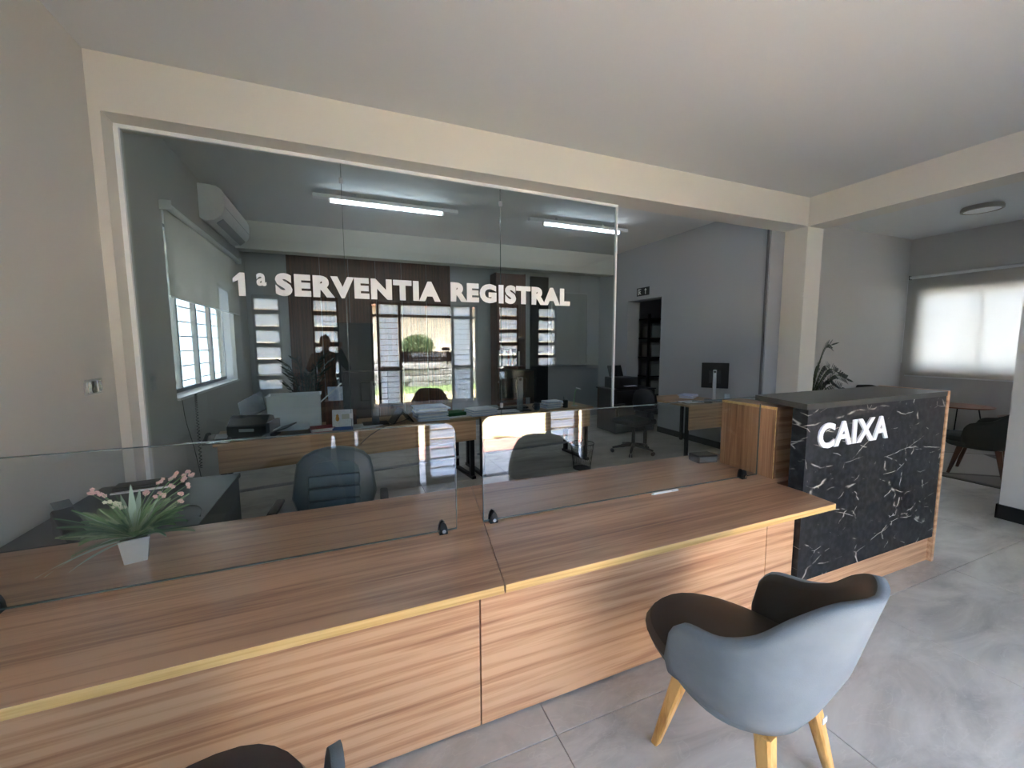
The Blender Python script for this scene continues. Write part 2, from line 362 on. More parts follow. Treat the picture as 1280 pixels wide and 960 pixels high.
# windows of the facade
for wi, (a, b_) in enumerate(STRIPS):
    root = thing('window_%d' % (wi+1), 'tall narrow window', 'window', ((a+b_)/2, -1.08, .52)); del root['label']; del root['category']; root['kind'] = 'structure'
    nr = 7 if a == -.35 else 6; wd = b_-a; bm = B()
    for s in (-1, 1): box(bm, (s*(wd/2-.015), 0, .975+(0 if nr == 7 else .145)), (.03, .06, 1.95-(0 if nr == 7 else .29)))
    zs = [2.45-.29*k for k in range(nr)]
    for k in range(nr+1):
        z = min(1.95, 2.45+.045-.29*k-.52)
        if 1: box(bm, (0, 0, z-.03), (wd-.06, .06, .075))
    part('frame', bm, FRAME, root)
    for k, z in enumerate(zs):
        bb = B(); box(bb, (0, 0, z-.11-.52), (wd-.06, .008, .215)); part('pane', bb, FROST, root)
    bm = B()
    for k, z in enumerate(zs): box(bm, (0, -.02, z-.12-.52), (wd-.06, .006, .008))
    part('glazing_bar', bm, FRAME, root)
# entrance
root = thing('door_1', 'entrance', 'door', (1.76, -1.08, 0)); del root['label']; del root['category']; root['kind'] = 'structure'
FR = mat('entrance_frame', (38, 37, 34), .45, .4)
bm = B()
for x in (-1.08, -.99+.03, -.545, .545, .96, 1.08): box(bm, (x, 0, 1.2), (.045, .07, 2.4))
for z in (2.40, 2.16): box(bm, (0, 0, z), (2.2, .07, .05))
for s in (-1, 1): box(bm, (s*.76, 0, 1.11), (.4, .07, .06)); box(bm, (s*.76, 0, .03), (.4, .07, .06))
part('frame', bm, FR, root)
for x0, x1 in ((-.93, -.57), (-.52, -.02), (.02, .52), (.57, .93)):
    bb = B(); box2(bb, (x0, -.004, 2.19), (x1, .004, 2.375)); part('pane', bb, FROST, root)
for s in (-1, 1):
    for z0, z1 in ((.07, 1.07), (1.15, 2.13)):
        n = 9
        for k in range(n):
            z = z0+(z1-z0)*(k+.5)/n; bb = B(); box(bb, (s*.755, 0, z), (.35, .005, (z1-z0)/n-.006), rot=Euler((R(-14), 0, 0))); part('louvre_pane', bb, FROST, root)
        bm = B()
        for k in range(n+1): box(bm, (s*.755, .012, z0+(z1-z0)*k/n), (.36, .008, .010))
        part('louvre_bar', bm, FR, root)
leaf = root
bm = B(); box2(bm, (-.515, -.006, .02), (.515, .006, 2.125)); part('door_glass', bm, CLEAR, root)
TXW = FROST
def wall_text(nm, s, w_, h_, loc, rz, m_, parent, bold=.03, d=.002):
    me = text_mesh(nm, s, w_, h_, d, bold, m_); return part(nm, None, None, parent, loc, (0, 0, rz), me=me)
def cut_band(lines, x0, x1, z0, z1, thick):
    """A film with the lettering cut out of it: rectangle and glyph outlines filled as one even-odd 2D curve."""
    cu = bpy.data.curves.new('sign_band', 'CURVE'); cu.dimensions = '2D'; cu.fill_mode = 'BOTH'; cu.extrude = thick/2; cu.resolution_u = 3
    sp = cu.splines.new('POLY'); sp.points.add(3); sp.use_cyclic_u = True
    for p, (x, y) in zip(sp.points, ((x0, z0), (x1, z0), (x1, z1), (x0, z1))): p.co = (x, y, 0, 1)
    for st_, lx, lz, w_, h_ in lines:
        f = bpy.data.curves.new('t', 'FONT'); f.body = st_; f.space_character = 1.14; f.offset = .03; f.resolution_u = 3; t = bpy.data.objects.new('t', f); C.objects.link(t); bpy.context.view_layer.update()
        k = t.to_curve(bpy.context.evaluated_depsgraph_get()); P = [q for q_ in k.splines for q in q_.bezier_points]
        xa, xb = min(q.co.x for q in P), max(q.co.x for q in P); ya, yb = min(q.co.y for q in P), max(q.co.y for q in P)
        tr = lambda v: ((v.x-xa)/(xb-xa)*w_+lx, (v.y-ya)/(yb-ya)*h_+lz, 0)
        for q_ in k.splines:
            n_ = cu.splines.new('BEZIER'); n_.bezier_points.add(len(q_.bezier_points)-1); n_.use_cyclic_u = True
            for a, b_ in zip(n_.bezier_points, q_.bezier_points):
                a.handle_left_type = a.handle_right_type = 'FREE'; a.co = tr(b_.co); a.handle_left = tr(b_.handle_left); a.handle_right = tr(b_.handle_right)
        t.to_curve_clear(); bpy.data.objects.remove(t)
    o = bpy.data.objects.new('t', cu); C.objects.link(o); bpy.context.view_layer.update()
    me = bpy.data.meshes.new_from_object(o.evaluated_get(bpy.context.evaluated_depsgraph_get())); bpy.data.objects.remove(o)
    me.transform(Matrix.Rotation(R(90), 4, 'X')); me.materials.clear(); me.materials.append(mat('sign_brown', (60, 48, 38), .6)); return me
bm = B(); bm.faces.new([bm.verts.new(p) for p in ((-.53, .0075, 1.24), (.53, .0075, 1.24), (.53, .0075, 1.44), (-.53, .0075, 1.44))]); part('frosted_backing', bm, FROST, root)
part('sign_band', None, None, root, (0, .011, 0), me=cut_band([('1ª SERVENTIA REGISTRAL', -.40, 1.335, .80, .085), ('CARTÓRIO DE REGISTROS - PR', -.28, 1.268, .56, .036)], -.54, .54, 1.235, 1.445, .004))
bm = B(); bm2 = []
tube(bm, [(.44+.045*math.cos(t), .03, 1.19+.045*math.sin(t)) for t in [k*math.pi/8 for k in range(17)]], .008)
cone(bm, (.44, -.02, 1.19), (.44, .03, 1.19), .012); part('door_handle', bm, STEEL, root, smooth=True)
bm = B(); box2(bm, (.3, .008, 1.46), (.48, .013, 1.53)); part('opening_notice', bm, BLACK, root)

# the other windows
def frame_yz(bm, x, y0, y1, z0, z1, ys, zs, t=.04, d=.05):
    for z in (z0, z1): box2(bm, (x-d/2, y0-t/2, z-t/2), (x+d/2, y1+t/2, z+t/2))
    for y in (y0, y1): box2(bm, (x-d/2, y-t/2, z0), (x+d/2, y+t/2, z1))
    for y in ys: box2(bm, (x-d/2, y-t/2, z0), (x+d/2, y+t/2, z1))
    for z in zs: box2(bm, (x-d/3, y0, z-.008), (x+d/3, y1, z+.008))
WF = mat('white_window_frame', (196, 200, 200), .4)
root = thing('window_8', 'x', 'window', (-1.56, 5.585, 1.12)); del root['label']; del root['category']; root['kind'] = 'structure'
bm = B(); frame_yz(bm, 0, -1.09, 1.09, .03, 1.6, (-.55, .02, .56), [], .035); part('window_frame', bm, mat('grey_window_frame', (110, 118, 122), .4, .5), root)
for k in range(10):
    bm = B(); box2(bm, (-.03, -1.08, .10+k*.155), (-.018, 1.08, .112+k*.155)); part('security_bar', bm, FRAME, root)
for k, (a, b_) in enumerate(((-1.07, -.57), (-.53, 0), (.04, .54), (.58, 1.07))):
    bm = B(); box2(bm, (-.004, a, .05), (.004, b_, 1.58)); part('pane', bm, CLEAR, root)
bm = B(); box2(bm, (.02, -1.115, -.02), (.17, 1.115, .004)); part('window_sill', bm, WHITE, root)
root = thing('window_10', 'x', 'window', (-1.56, 0, 1.0)); del root['label']; del root['category']; root['kind'] = 'structure'  # unseen window, added to brighten the left lobby wall
bm = B(); frame_yz(bm, 0, -.73, .73, .03, 1.47, (0,), [], .035); part('window_frame', bm, MATS['grey_window_frame'], root)
for a, b_ in ((-.71, -.02), (.02, .71)):
    bm = B(); box2(bm, (-.004, a, .05), (.004, b_, 1.45)); part('pane', bm, FROST, root)
root = thing('window_9', 'x', 'window', (9.45, 2.92, 1.12)); del root['label']; del root['category']; root['kind'] = 'structure'
bm = B(); frame_yz(bm, 0, -1.0, 1.0, .03, 1.31, (-.62, .28), (1.0,), .05); part('window_frame', bm, WF, root)
for a, b_ in ((-.98, -.64), (-.6, .26), (.3, .98)):
    bm = B(); box2(bm, (-.004, a, .05), (.004, b_, 1.0)); part('pane', bm, CLEAR, root)
for k in range(10):
    bm = B(); box(bm, (.05, 0, .09+k*.125), (.03, 1.94, .012)); part('security_bar', bm, WF, root)

# ---------------------------------------------------------------- glass partition
root = thing('glass_partition', 'tall glass partition with white lettering under the ceiling beam', 'partition', (0, 3.66, 0))
def gy(x): return .02*(x-.7)
bm = B()
def bar(bm, x0, x1, z0, z1, d=.035):
    prism(bm, [(x0, gy(x0)-d/2), (x1, gy(x1)-d/2), (x1, gy(x1)+d/2), (x0, gy(x0)+d/2)], z0, z1)
bar(bm, -1.352, 2.735, 3.032, 3.057); bar(bm, -1.352, -1.325, .60, 3.032, .05); part('white_frame', bm, PROF, root)
bm = B(); bar(bm, 2.717, 2.735, .90, 3.032, .03); part('white_end_profile', bm, PROF, root)
for x0, x1, z0 in ((-1.324, .022, .865), (.027, 1.393, .875), (1.398, 2.716, .90)):
    bm = B(); bar(bm, x0, x1, z0, 3.031, .008); part('glass_pane', bm, [PART], root)
for x in (.0245, 1.3955):
    bm = B(); box(bm, (x, gy(x), 1.96), (.004, .009, 2.15)); part('joint_strip', bm, EDGE, root)
    for z in (2.9, 1.0):
        bm = B(); box(bm, (x, gy(x)-.004, z), (.03, .022, .045), bev=.004); part('glass_clip', bm, STEEL, root)
VIN = mat('white_vinyl', (232, 233, 236), .6)
for s, x0, x1, z0, h in (('1', -.752, -.665, 1.965, .172), ('ª', -.60, -.535, 2.045, .095), ('SERVENTIA', -.477, .812, 1.975, .175), ('REGISTRAL', .905, 2.16, 1.982, .176)):
    if s == '1':
        bb = B(); prism(bb, [(.034, 0), (.078, 0), (.078, h), (.046, h), (.0, h*.74), (.0, h*.56), (.034, h*.68)], -.003, 0, 'y'); me = mesh('lettering', bb, VIN)
    elif s == 'ª': me = text_mesh('lettering', 'a', x1-x0, h, .003, .03, VIN)
    else: me = text_mesh('lettering', s, x1-x0, h, .003, .062, VIN)
    part('lettering', None, None, root, (x0, gy(x0)-.005, z0), (0, 0, .02), me=me)

# ---------------------------------------------------------------- front counters
ZT = .75; TK = .032
def counter(name, label, P, panels, kick, y_front=1.48):
    root = thing(name, label, 'counter', (0, 0, 0))
    bm = B(); prism(bm, P, ZT-TK, ZT); part('worktop', bm, WTOP, root)
    (x0, y0), (x1, y1) = P[0], P[1]
    bm = B(); box2(bm, (x0+.001, y0-.0025, ZT-TK+.001), (x1-.001, y0+.0005, ZT-.001), bev=.001); part('edge_band', bm, WEDGE, root, label='oak edge band, warm light put into its yellow')
    for a, b_ in panels:
        bm = B(); box2(bm, (a+.002, y_front, .012), (b_-.002, y_front+.018, ZT-TK-.001)); part('front_panel', bm, W, root)
    bm = B(); box2(bm, (kick[0]+.01, y_front+.022, 0), (kick[1]-.01, y_front+.035, ZT-TK-.002)); 
    for x in kick: box2(bm, (x-.012 if x == kick[1] else x, y_front+.03, 0), (x if x == kick[1] else x+.012, 2.18, ZT-TK-.002))
    part('carcass', bm, mat('black_carcass', (20, 18, 17), .6), root)
    return root
counter('reception_counter', 'long wooden counter at the left carrying the potted plant', [(-1.405, 1.265), (.487, 1.265), (.665, 2.268), (-1.405, 2.268)], [(-1.405, .462)], (-1.40, .462))
counter('reception_counter', 'right wooden counter section running up to the dark marble CAIXA desk', [(.491, 1.265), (2.372, 1.265), (2.394, 1.44), (2.394, 1.6), (2.62, 1.6), (2.62, 2.275), (.669, 2.275)], [(.465, 2.16), (2.162, 2.395)], (.465, 2.39))

def screen(label, c, half, rz, h, clamps):
    root = thing('counter_screen', label, 'glass screen', (c[0], c[1], ZT), rz)
    r = .045; pts = [(-half, .012), (half, .012)]
    pts += [(half-r+r*math.cos(t), h-r+r*math.sin(t)) for t in [k*math.pi/12 for k in range(7)]]
    pts += [(-half+r-r*math.sin(t), h-r+r*math.cos(t)) for t in [k*math.pi/12 for k in range(7)]]
    bm = B(); prism(bm, pts, -.004, .004, 'y'); part('glass_pane', bm, SCREEN, root)
    bm = B(); box2(bm, (-half, -.0042, .0085), (half, .0042, .0122)); part('glass_edge', bm, EDGE, root)
    bm = B(); box2(bm, (-half+r, -.0042, h-.0008), (half-r, .0042, h+.0025)); part('glass_edge', bm, EDGE, root)
    for s in (-1, 1):
        bm = B(); box2(bm, (s*half-.0015, -.0042, .012), (s*half+.0015, .0042, h-r)); part('glass_edge', bm, EDGE, root)
    for x in clamps:
        bm = B(); prism(bm, [(-.019, 0), (.019, 0), (.017, .028), (.010, .048), (0, .056), (-.010, .048), (-.017, .028)], -.020, -.0045, 'y')
        prism(bm, [(-.019, 0), (.019, 0), (.017, .028), (.010, .048), (0, .056), (-.010, .048), (-.017, .028)], .0045, .020, 'y')
        box2(bm, (-.019, -.02, 0), (.019, .02, .011)); q = part('clamp', bm, BLACK, root, (x, 0, 0))
        bm = B(); cone(bm, (0, -.028, .017), (0, -.018, .017), .009, .009, 12); part('clamp_screw', bm, CHROME, q, smooth=True)
screen('low glass screen standing on the left counter behind the potted plant', (-.47, 1.747), .909, -.004, .500, (-.6, .845))
screen('low glass screen on the right counter with a white pen at its foot', (1.493, 1.755), .918, -.012, .512, (-.87, .79))

root = thing('pen', 'white pen lying along the foot of the right glass screen', 'pen', (1.66, 1.735, ZT), -.01)
bm = B(); cone(bm, (-.09, 0, .006), (.085, 0, .006), .006, .006, 10); part('barrel', bm, WHITE, root, smooth=True)
bm = B(); cone(bm, (-.105, 0, .006), (-.09, 0, .006), .0015, .006, 10); part('tip', bm, LGREY, root, smooth=True)
bm = B(); box(bm, (.06, -.007, .008), (.05, .003, .003)); part('clip', bm, LGREY, root)
root = thing('power_strip', 'dark box-like power outlet against the wooden column on the right counter', 'outlet', (2.36, 2.12, ZT), -.15)
bm = B(); box(bm, (0, 0, .028), (.16, .11, .056), bev=.008, seg=2); part('body', bm, BLACK, root)
bm = B(); box(bm, (0, -.056, .028), (.14, .004, .034)); part('socket_panel', bm, GREYP, root)

# wooden column beside the cash desk
root = thing('wooden_column_cabinet', 'narrow upright wooden column between the counter and the CAIXA desk', 'cabinet', (2.53, 1.93, 0))
bm = B(); box2(bm, (-.085, -.27, ZT), (-.067, .12, 1.185)); box2(bm, (-.066, .10, ZT), (.082, .119, 1.185)); part('side_panel', bm, WZ, root)
bm = B(); box2(bm, (-.066, -.268, ZT), (.082, -.25, 1.185)); part('front_panel', bm, W, root)
bm = B(); box2(bm, (-.087, -.272, 1.186), (.085, .122, 1.204)); part('top_panel', bm, WTOP, root)
bm = B(); box2(bm, (-.0875, -.273, 1.187), (-.0865, .122, 1.203)); box2(bm, (-.0885, -.2725, ZT+.002), (-.086, -.268, 1.186)); part('edge_band', bm, WEDGE, root)

# cash desk
root = thing('cash_desk', 'tall black marble desk with white CAIXA letters', 'desk', (3.16, 1.48, 0))
bm = B(); box2(bm, (-.76, -.03, .19), (.74, .055, 1.222)); part('front_panel', bm, MARB, root)
bm = B(); prism(bm, [(-.778, -.033), (.745, -.033), (.745, .37), (-.655, .37)], 1.223, 1.256); part('top_slab', bm, mat('black_slab_top', (58, 58, 54), .32, var=6, vscale=12), root)
bm = B(); box2(bm, (-.755, -.008, 0), (.74, .01, .188)); part('kick_panel', bm, W, root)
bm = B(); box2(bm, (.7455, -.035, .0), (.775, .37, 1.258)); part('end_panel', bm, W, root, label='light wooden end panel')
bm = B(); box2(bm, (-.52, .06, .19), (-.50, .36, 1.221)); box2(bm, (-.50, .35, .02), (.74, .366, 1.2)); part('carcass', bm, MATS['black_carcass'], root)
me = text_mesh('letters', 'CAIXA', .70, .150, .009, .032, mat('brushed_white_acrylic', (226, 230, 236), .35))
part('letters', None, None, root, (-.665, -.031, .985), (0, R(-.3), 0), me=me, label='raised white letters CAIXA')

# ---------------------------------------------------------------- armchairs
def armchair_meshes(fab, inner, legm):
    N = 56; A = R(112); out = []
    tp = spline([(0, .872, 0), (.20, .868, 0), (.38, .81, 0), (.54, .725, 0), (.70, .672, 0), (.82, .655, 0), (.90, .635, 0), (.965, .575, 0), (1.0, .47, 0)], 8)
    def top(a):     # top edge height of the wrap-round shell
        u = abs(a)/A
        for p, q in zip(tp, tp[1:]):
            if u <= q.x+1e-9: return p.y+(q.y-p.y)*(u-p.x)/max(1e-6, q.x-p.x)
        return tp[-1].y
    rows = 9; bm = B(); gi = []; go = []
    for i in range(N+1):
        a = -A+2*A*i/N; zt = top(a); ci, co_ = [], []
        u = abs(a)/A; zb = .335+.02*u
        for j in range(rows+1):
            t = j/rows; z = zb+(zt-zb)*t
            rx, ry = .262+.035*t**.8, .225+.115*t*(1-.85*min(1, u*1.3))+.02*t     # leans out towards the back
            k = .80+.20*min(1, t*2.2)**.6
            sp = lambda v, e: math.copysign(abs(v)**e, v)
            x = sp(math.sin(a), .80)*rx*k; y = -sp(math.cos(a), .85)*ry*k
            if y > 0: y *= 1.15
            nrm = Vector((math.sin(a)/rx, -math.cos(a)/ry, 0)).normalized(); th = .019*(1-.25*t)
            co_.append(bm.verts.new(Vector((x, y, z))+nrm*th)); ci.append(bm.verts.new(Vector((x, y, z))-nrm*th))
        gi.append(ci); go.append(co_)
    for i in range(N):
        for j in range(rows):
            f = bm.faces.new((go[i][j], go[i+1][j], go[i+1][j+1], go[i][j+1])); f.material_index = 0
            f = bm.faces.new((gi[i][j], gi[i][j+1], gi[i+1][j+1], gi[i+1][j])); f.material_index = 1
        bm.faces.new((go[i][rows], go[i+1][rows], gi[i+1][rows], gi[i][rows])).material_index = 0
        bm.faces.new((go[i][0], gi[i][0], gi[i+1][0], go[i+1][0]))
    for i in (0, N):
        for j in range(rows): bm.faces.new((go[i][j], go[i][j+1], gi[i][j+1], gi[i][j]))
    shell = mesh('shell', bm, [fab, inner], 'all')
    # tray under the seat
    bm = B(); prof = [(.02, .318), (.17, .322), (.225, .335), (.245, .365), (.24, .395), (.02, .40)]
    seg = 36; rings = []
    for r, z in prof:
        rings.append([bm.verts.new((r*1.04*math.cos(k*2*math.pi/seg), (r*(.88 if math.sin(k*2*math.pi/seg) < 0 else 1.3))*math.sin(k*2*math.pi/seg), z)) for k in range(seg)])
    for a_, b_ in zip(rings, rings[1:]):
        for k in range(seg): bm.faces.new((a_[k], a_[(k+1) % seg], b_[(k+1) % seg], b_[k]))
    bm.faces.new(rings[0]); bm.faces.new(rings[-1]); tray = mesh('seat_base', bm, fab, True)
    # cushion
    bm = B(); prof = [(.01, .385), (.22, .385), (.262, .40), (.275, .43), (.262, .460), (.22, .476), (.12, .484), (.01, .486)]; rings = []
    for r, z in prof:
        rings.append([bm.verts.new((r*1.0*math.copysign(abs(math.cos(k*2*math.pi/seg))**.85, math.cos(k*2*math.pi/seg)), (r*(.80 if math.sin(k*2*math.pi/seg) < 0 else 1.42))*math.sin(k*2*math.pi/seg), z)) for k in range(seg)])
    for a_, b_ in zip(rings, rings[1:]):
        for k in range(seg): bm.faces.new((a_[k], a_[(k+1) % seg], b_[(k+1) % seg], b_[k]))
    bm.faces.new(rings[0]); bm.faces.new(rings[-1]); cush = mesh('seat_cushion', bm, inner, True)
    # one leg, splayed along +x+y
    bm = B(); r0, r1 = .017, .0135
    top_, bot = Vector((.15, .15, .34)), Vector((.215, .22, 0))
    ring = []
    for p, r in ((bot, .011), (bot+(top_-bot)*.02, .0135), (top_, .026)):
        ring.append([bm.verts.new(p+Vector((dx*r, dy*r*1.1, 0))) for dx, dy in ((-1, -.7), (-.7, -1), (.7, -1), (1, -.7), (1, .7), (.7, 1), (-.7, 1), (-1, .7))])
    for a_, b_ in zip(ring, ring[1:]):
        for k in range(8): bm.faces.new((a_[k], a_[(k+1) % 8], b_[(k+1) % 8], b_[k]))
    bm.faces.new(ring[0]); bm.faces.new(ring[-1]); leg = mesh('leg', bm, legm, True)
    return shell, tray, cush, leg
def armchair(ms, label, loc, rz, group=None, sc_=1.0, tagm=None):
    root = thing('armchair', label, 'armchair', loc, rz, group); root.scale = (sc_,)*3
    part('shell', None, None, root, me=ms[0]); part('seat_base', None, None, root, me=ms[1]); part('seat_cushion', None, None, root, me=ms[2])
    for sx in (-1, 1):
        for sy in (-1, 1):
            o = part('leg', None, None, root, me=ms[3]); o.scale = (sx, sy*(1.0 if sy > 0 else .98), 1)
    if tagm:
        bm = B(); box(bm, (.06, -.232, .345), (.028, .003, .02), rz=0); part('fabric_tag', bm, tagm, root)
    return root
GREYF = mat('grey_blue_upholstery', (118, 128, 136), .75, bump=.5, bscale=300, var=5, vscale=9)
SEATF = mat('dark_grey_seat_leather', (58, 55, 52), .5, bump=.2, bscale=250)
SEATS = mat('charcoal_seat_leather', (52, 56, 60), .5, bump=.2, bscale=250)
DKF = mat('dark_green_grey_upholstery', (46, 47, 42), .8)
A1 = armchair_meshes(GREYF, SEATF, WOAK)
armchair(A1, 'blue-grey armchair with oak legs in front of the right counter panel', (1.335, .965, 0), R(9), 'grey visitor armchairs', tagm=mat('white_tag', (220, 224, 228), .6))
A2 = armchair_meshes(GREYF, SEATS, WOAK)
armchair(A2, 'blue-grey armchair cut off by the bottom edge in front of the left counter', (-.35, .895, 0), R(5), 'grey visitor armchairs')
A3 = armchair_meshes(DKF, DKF, wood('dark_leg_wood', (52, 28, 16), (72, 40, 24), (88, 52, 32), 'z'))
armchair(A3, 'dark armchair with brown wooden legs on the patterned rug', (7.0, 2.25, .016), R(10), 'waiting room armchairs')
armchair(A3, 'dark chair back showing above the CAIXA desk top under the window', (7.95, 3.70, .016), R(160), 'waiting room armchairs')
armchair(A3, 'dark chair back just right of the leafy plant in the waiting room', (7.25, 3.72, 0), R(225), 'waiting room armchairs', .97)

# ---------------------------------------------------------------- potted plant on the counter
root = thing('potted_fern', 'fern with pink flowers in a square silver pot on the counter', 'plant', (-.80, 1.985, ZT), R(14))
bm = B()
def sq(s, z): return [(-s*.86, -s*.6, z), (s*.86, -s*.6, z), (s*.86, s*.6, z), (-s*.86, s*.6, z)]
L1 = [bm.verts.new(p) for p in sq(.040, 0)]; L2 = [bm.verts.new(p) for p in sq(.052, .095)]; L3 = [bm.verts.new(p) for p in sq(.046, .095)]; L4 = [bm.verts.new(p) for p in sq(.044, .075)]
for a, b_ in ((L1, L2), (L2, L3), (L3, L4)):
    for k in range(4): bm.faces.new((a[k], a[(k+1) % 4], b_[(k+1) % 4], b_[k]))
bm.faces.new(L1[::-1]); bm.faces.new(L4)
part('pot', bm, mat('silver_pot', (232, 234, 234), .25, .5), root)
bm = B(); box(bm, (0, 0, .094), (.094, .067, .006), bev=.001); box(bm, (0, 0, .0965), (.080, .054, .004), mi=1); part('pot_rim', bm, [MATS['silver_pot'], mat('moss', (46, 60, 34), .9)], root)
FERN = [mat('fern_green', (124, 164, 108), .6), mat('fern_dark', (88, 130, 92), .6), mat('fern_pale', (170, 192, 148), .6)]
rnd = random.Random(3)
def frond(az, ln, lift, droop, m):
    bm = B(); d = Vector((math.cos(az), math.sin(az), 0)); pts = []
    for k in range(11):
        t = k/10; pts.append(Vector((0, 0, .092))+d*(ln*t)+Vector((0, 0, lift*t-droop*t*t)))
    tube(bm, pts, [.0018*(1-.06*k) for k in range(11)], 4)
    side = Vector((-d.y, d.x, 0))
    for k in range(3, 36):
        t = k/36; p = Vector((0, 0, .092))+d*(ln*t)+Vector((0, 0, lift*t-droop*t*t)); l = .034*math.sin(math.pi*min(1, t*1.02))**.6*(ln/.2)
        for s in (-1, 1):
            q = p+side*s*l+d*l*.55+Vector((0, 0, .004)); wv = d*.0026
            bm.faces.new([bm.verts.new(v) for v in (p-wv, p+wv, q+wv*.3+Vector((0, 0, .001)), q-wv*.3)])
    part('frond', bm, m, root)
for k in range(84):
    az = rnd.uniform(0, 2*math.pi); front = math.sin(az) < -.35
    frond(az, rnd.uniform(.05, .12) if front else rnd.uniform(.09, .21), rnd.uniform(.10, .19) if front else rnd.uniform(.04, .20), rnd.uniform(.0, .07) if front else rnd.uniform(.02, .12), rnd.choice(FERN))
LEAFP = mat('pale_striped_leaf', (176, 200, 178), .5)
for az, ln, lift, dr in ((3.45, .26, .03, .07), (3.8, .2, .03, .06), (.3, .10, .17, .0), (1.2, .06, .20, .02), (2.0, .10, .16, .0), (3.3, .24, .04, .10), (4.2, .16, .1, .05), (3.0, .16, .16, .02), (5.6, .10, .15, .02), (1.6, .03, .21, 0)):
    bm = B(); d = Vector((math.cos(az), math.sin(az), 0)); sd = Vector((-d.y, d.x, 0)); L_, R_ = [], []
    for k in range(9):
        t = k/8; p = Vector((0, 0, .09))+d*ln*t+Vector((0, 0, lift*t-dr*t*t)); wd = .012*math.sin(math.pi*(.08+.9*t)); L_.append(bm.verts.new(p+sd*wd+Vector((0, 0, .003)))); R_.append(bm.verts.new(p-sd*wd))
    for k in range(8): bm.faces.new((L_[k], L_[k+1], R_[k+1], R_[k]))
    part('long_leaf', bm, LEAFP, root, smooth='all')
PINK = [mat('pink_petal', (232, 186, 178), .6), mat('cream_petal', (228, 224, 196), .6)]
for k, (x, y, z) in enumerate(((-.10, .02, .30), (-.075, 0, .285), (-.11, .03, .285), (-.06, -.02, .262), (-.035, -.02, .25), (-.02, -.02, .235), (-.045, .0, .235), (.05, .0, .265), (.075, 0, .25), (.045, .03, .255),
                               (.125, .02, .30), (.16, .03, .305), (.18, .02, .318), (.165, .0, .295), (.145, .02, .315), (.185, .03, .30), (.17, .01, .265), (.155, 0, .235), (.13, -.01, .28), (.10, 0, .245), (.09, .03, .295), (.15, .02, .20))):
    bm = B(); tube(bm, spline([(0, 0, .09), (x*.4, y*.4, .09+(z-.09)*.6), (x, y, z)], 4), .0012, 4); st = part('flower_stem', bm, FERN[0], root)
    bm = B()
    for j in range(3):
        c = Vector((x, y, z))+Vector((rnd.uniform(-.009, .009), rnd.uniform(-.009, .009), rnd.uniform(-.007, .007))); a0 = rnd.uniform(0, 6)
        for q in range(5):
            a = a0+q*1.2566; t = rnd.uniform(-.4, .4)
            dd = Vector((math.cos(a), t, math.sin(a)))*.0085; e = Vector((-math.sin(a), 0, math.cos(a)))*.0032
            bm.faces.new([bm.verts.new(v) for v in (c, c+dd*.6+e, c+dd, c+dd*.6-e)])
    part('flower', bm, PINK[0 if k not in (3, 4, 5, 6) else 1], st)

# ---------------------------------------------------------------- outside the entrance
bm = B(); box2(bm, (-14, -16, -.4), (24, -1.15, -.12)); struct('ground', bm, mat('soil', (120, 108, 90), .9))
bm = B(); box2(bm, (-14, -2.2, -.12), (24, -1.15, -.03)); struct('porch_slab', bm, mat('porch_concrete', (176, 180, 184), .8, var=8, vscale=6))
def brickfield(nm, x0, x1, y0, y1, a, b_, ang, m, top=-.045):
    bm = B(); ca, sa = math.cos(ang), math.sin(ang); cx, cy = (x0+x1)/2, (y0+y1)/2; n = int(max(x1-x0, y1-y0)/min(a, b_))+2
    for i in range(-n, n):
        for j in range(-n, n):
            u, v = (i+.5*(j % 2))*a, j*b_; x, y = cx+u*ca-v*sa, cy+u*sa+v*ca
            if x0 < x < x1 and y0 < y < y1: box(bm, (x, y, top-.02), (a-.012, b_-.012, .04+random.uniform(0, .004)), rz=ang)
    return part(nm, bm, m)
g = bpy.data.objects['ground']
o = brickfield('red_brick_paving', -2, 7.5, -3.05, -2.24, .22, .11, R(40), mat('red_brick', (166, 118, 106), .85, var=22, vscale=3)); o['kind'] = 'structure'
o = brickfield('yellow_stone_paving', -3, 9, -6.4, -3.1, .46, .30, R(32), mat('yellow_paver', (178, 158, 124), .85, var=18, vscale=2)); o['kind'] = 'structure'
bm = B(); box2(bm, (-14, -9.0, -.12), (24, -6.5, -.05)); lawn = struct('lawn', bm, mat('grass_ground', (98, 118, 70), .9, var=20, vscale=9))
rs = random.Random(5); bm = B()
for k in range(2600):
    x, y = rs.uniform(-2, 8), rs.uniform(-8.4, -6.5); h = rs.uniform(.03, .08); a = rs.uniform(0, 6.3)
    d = Vector((math.cos(a), math.sin(a), 0))*.006
    bm.faces.new([bm.verts.new(p) for p in (Vector((x, y, -.05))-d, Vector((x, y, -.05))+d, Vector((x+rs.uniform(-.02, .02), y+rs.uniform(-.02, .02), -.05+h)))])
tag(part('grass', bm, mat('grass_blade', (98, 124, 64), .8)), 'short green grass of the strip outside the entrance', 'grass', kind='stuff')
gw = thing('stone_wall', 'low rough stone garden wall across the yard seen in the door glass', 'wall', (3, -8.7, -.12))
for r_ in range(5):
    x = -6.0+.2*(r_ % 2)
    while x < 8:
        l = rs.uniform(.35, .62); bm = B(); box(bm, (0, 0, 0), (l-.02, .3+rs.uniform(-.05, .05), .235), bev=.03, seg=1)
        if -5.5 < x < 5: part('stone', bm, mat('wall_stone', (136, 134, 136), .9, var=28, vscale=7), gw, (x+l/2, rs.uniform(-.02, .02), .12+.245*r_))
        else: bm.free()
        x += l
bm = B(); box2(bm, (-5.6, -.12, 0), (5.6, .1, 1.2)); part('mortar', bm, mat('mortar', (90, 88, 86), .9), gw)
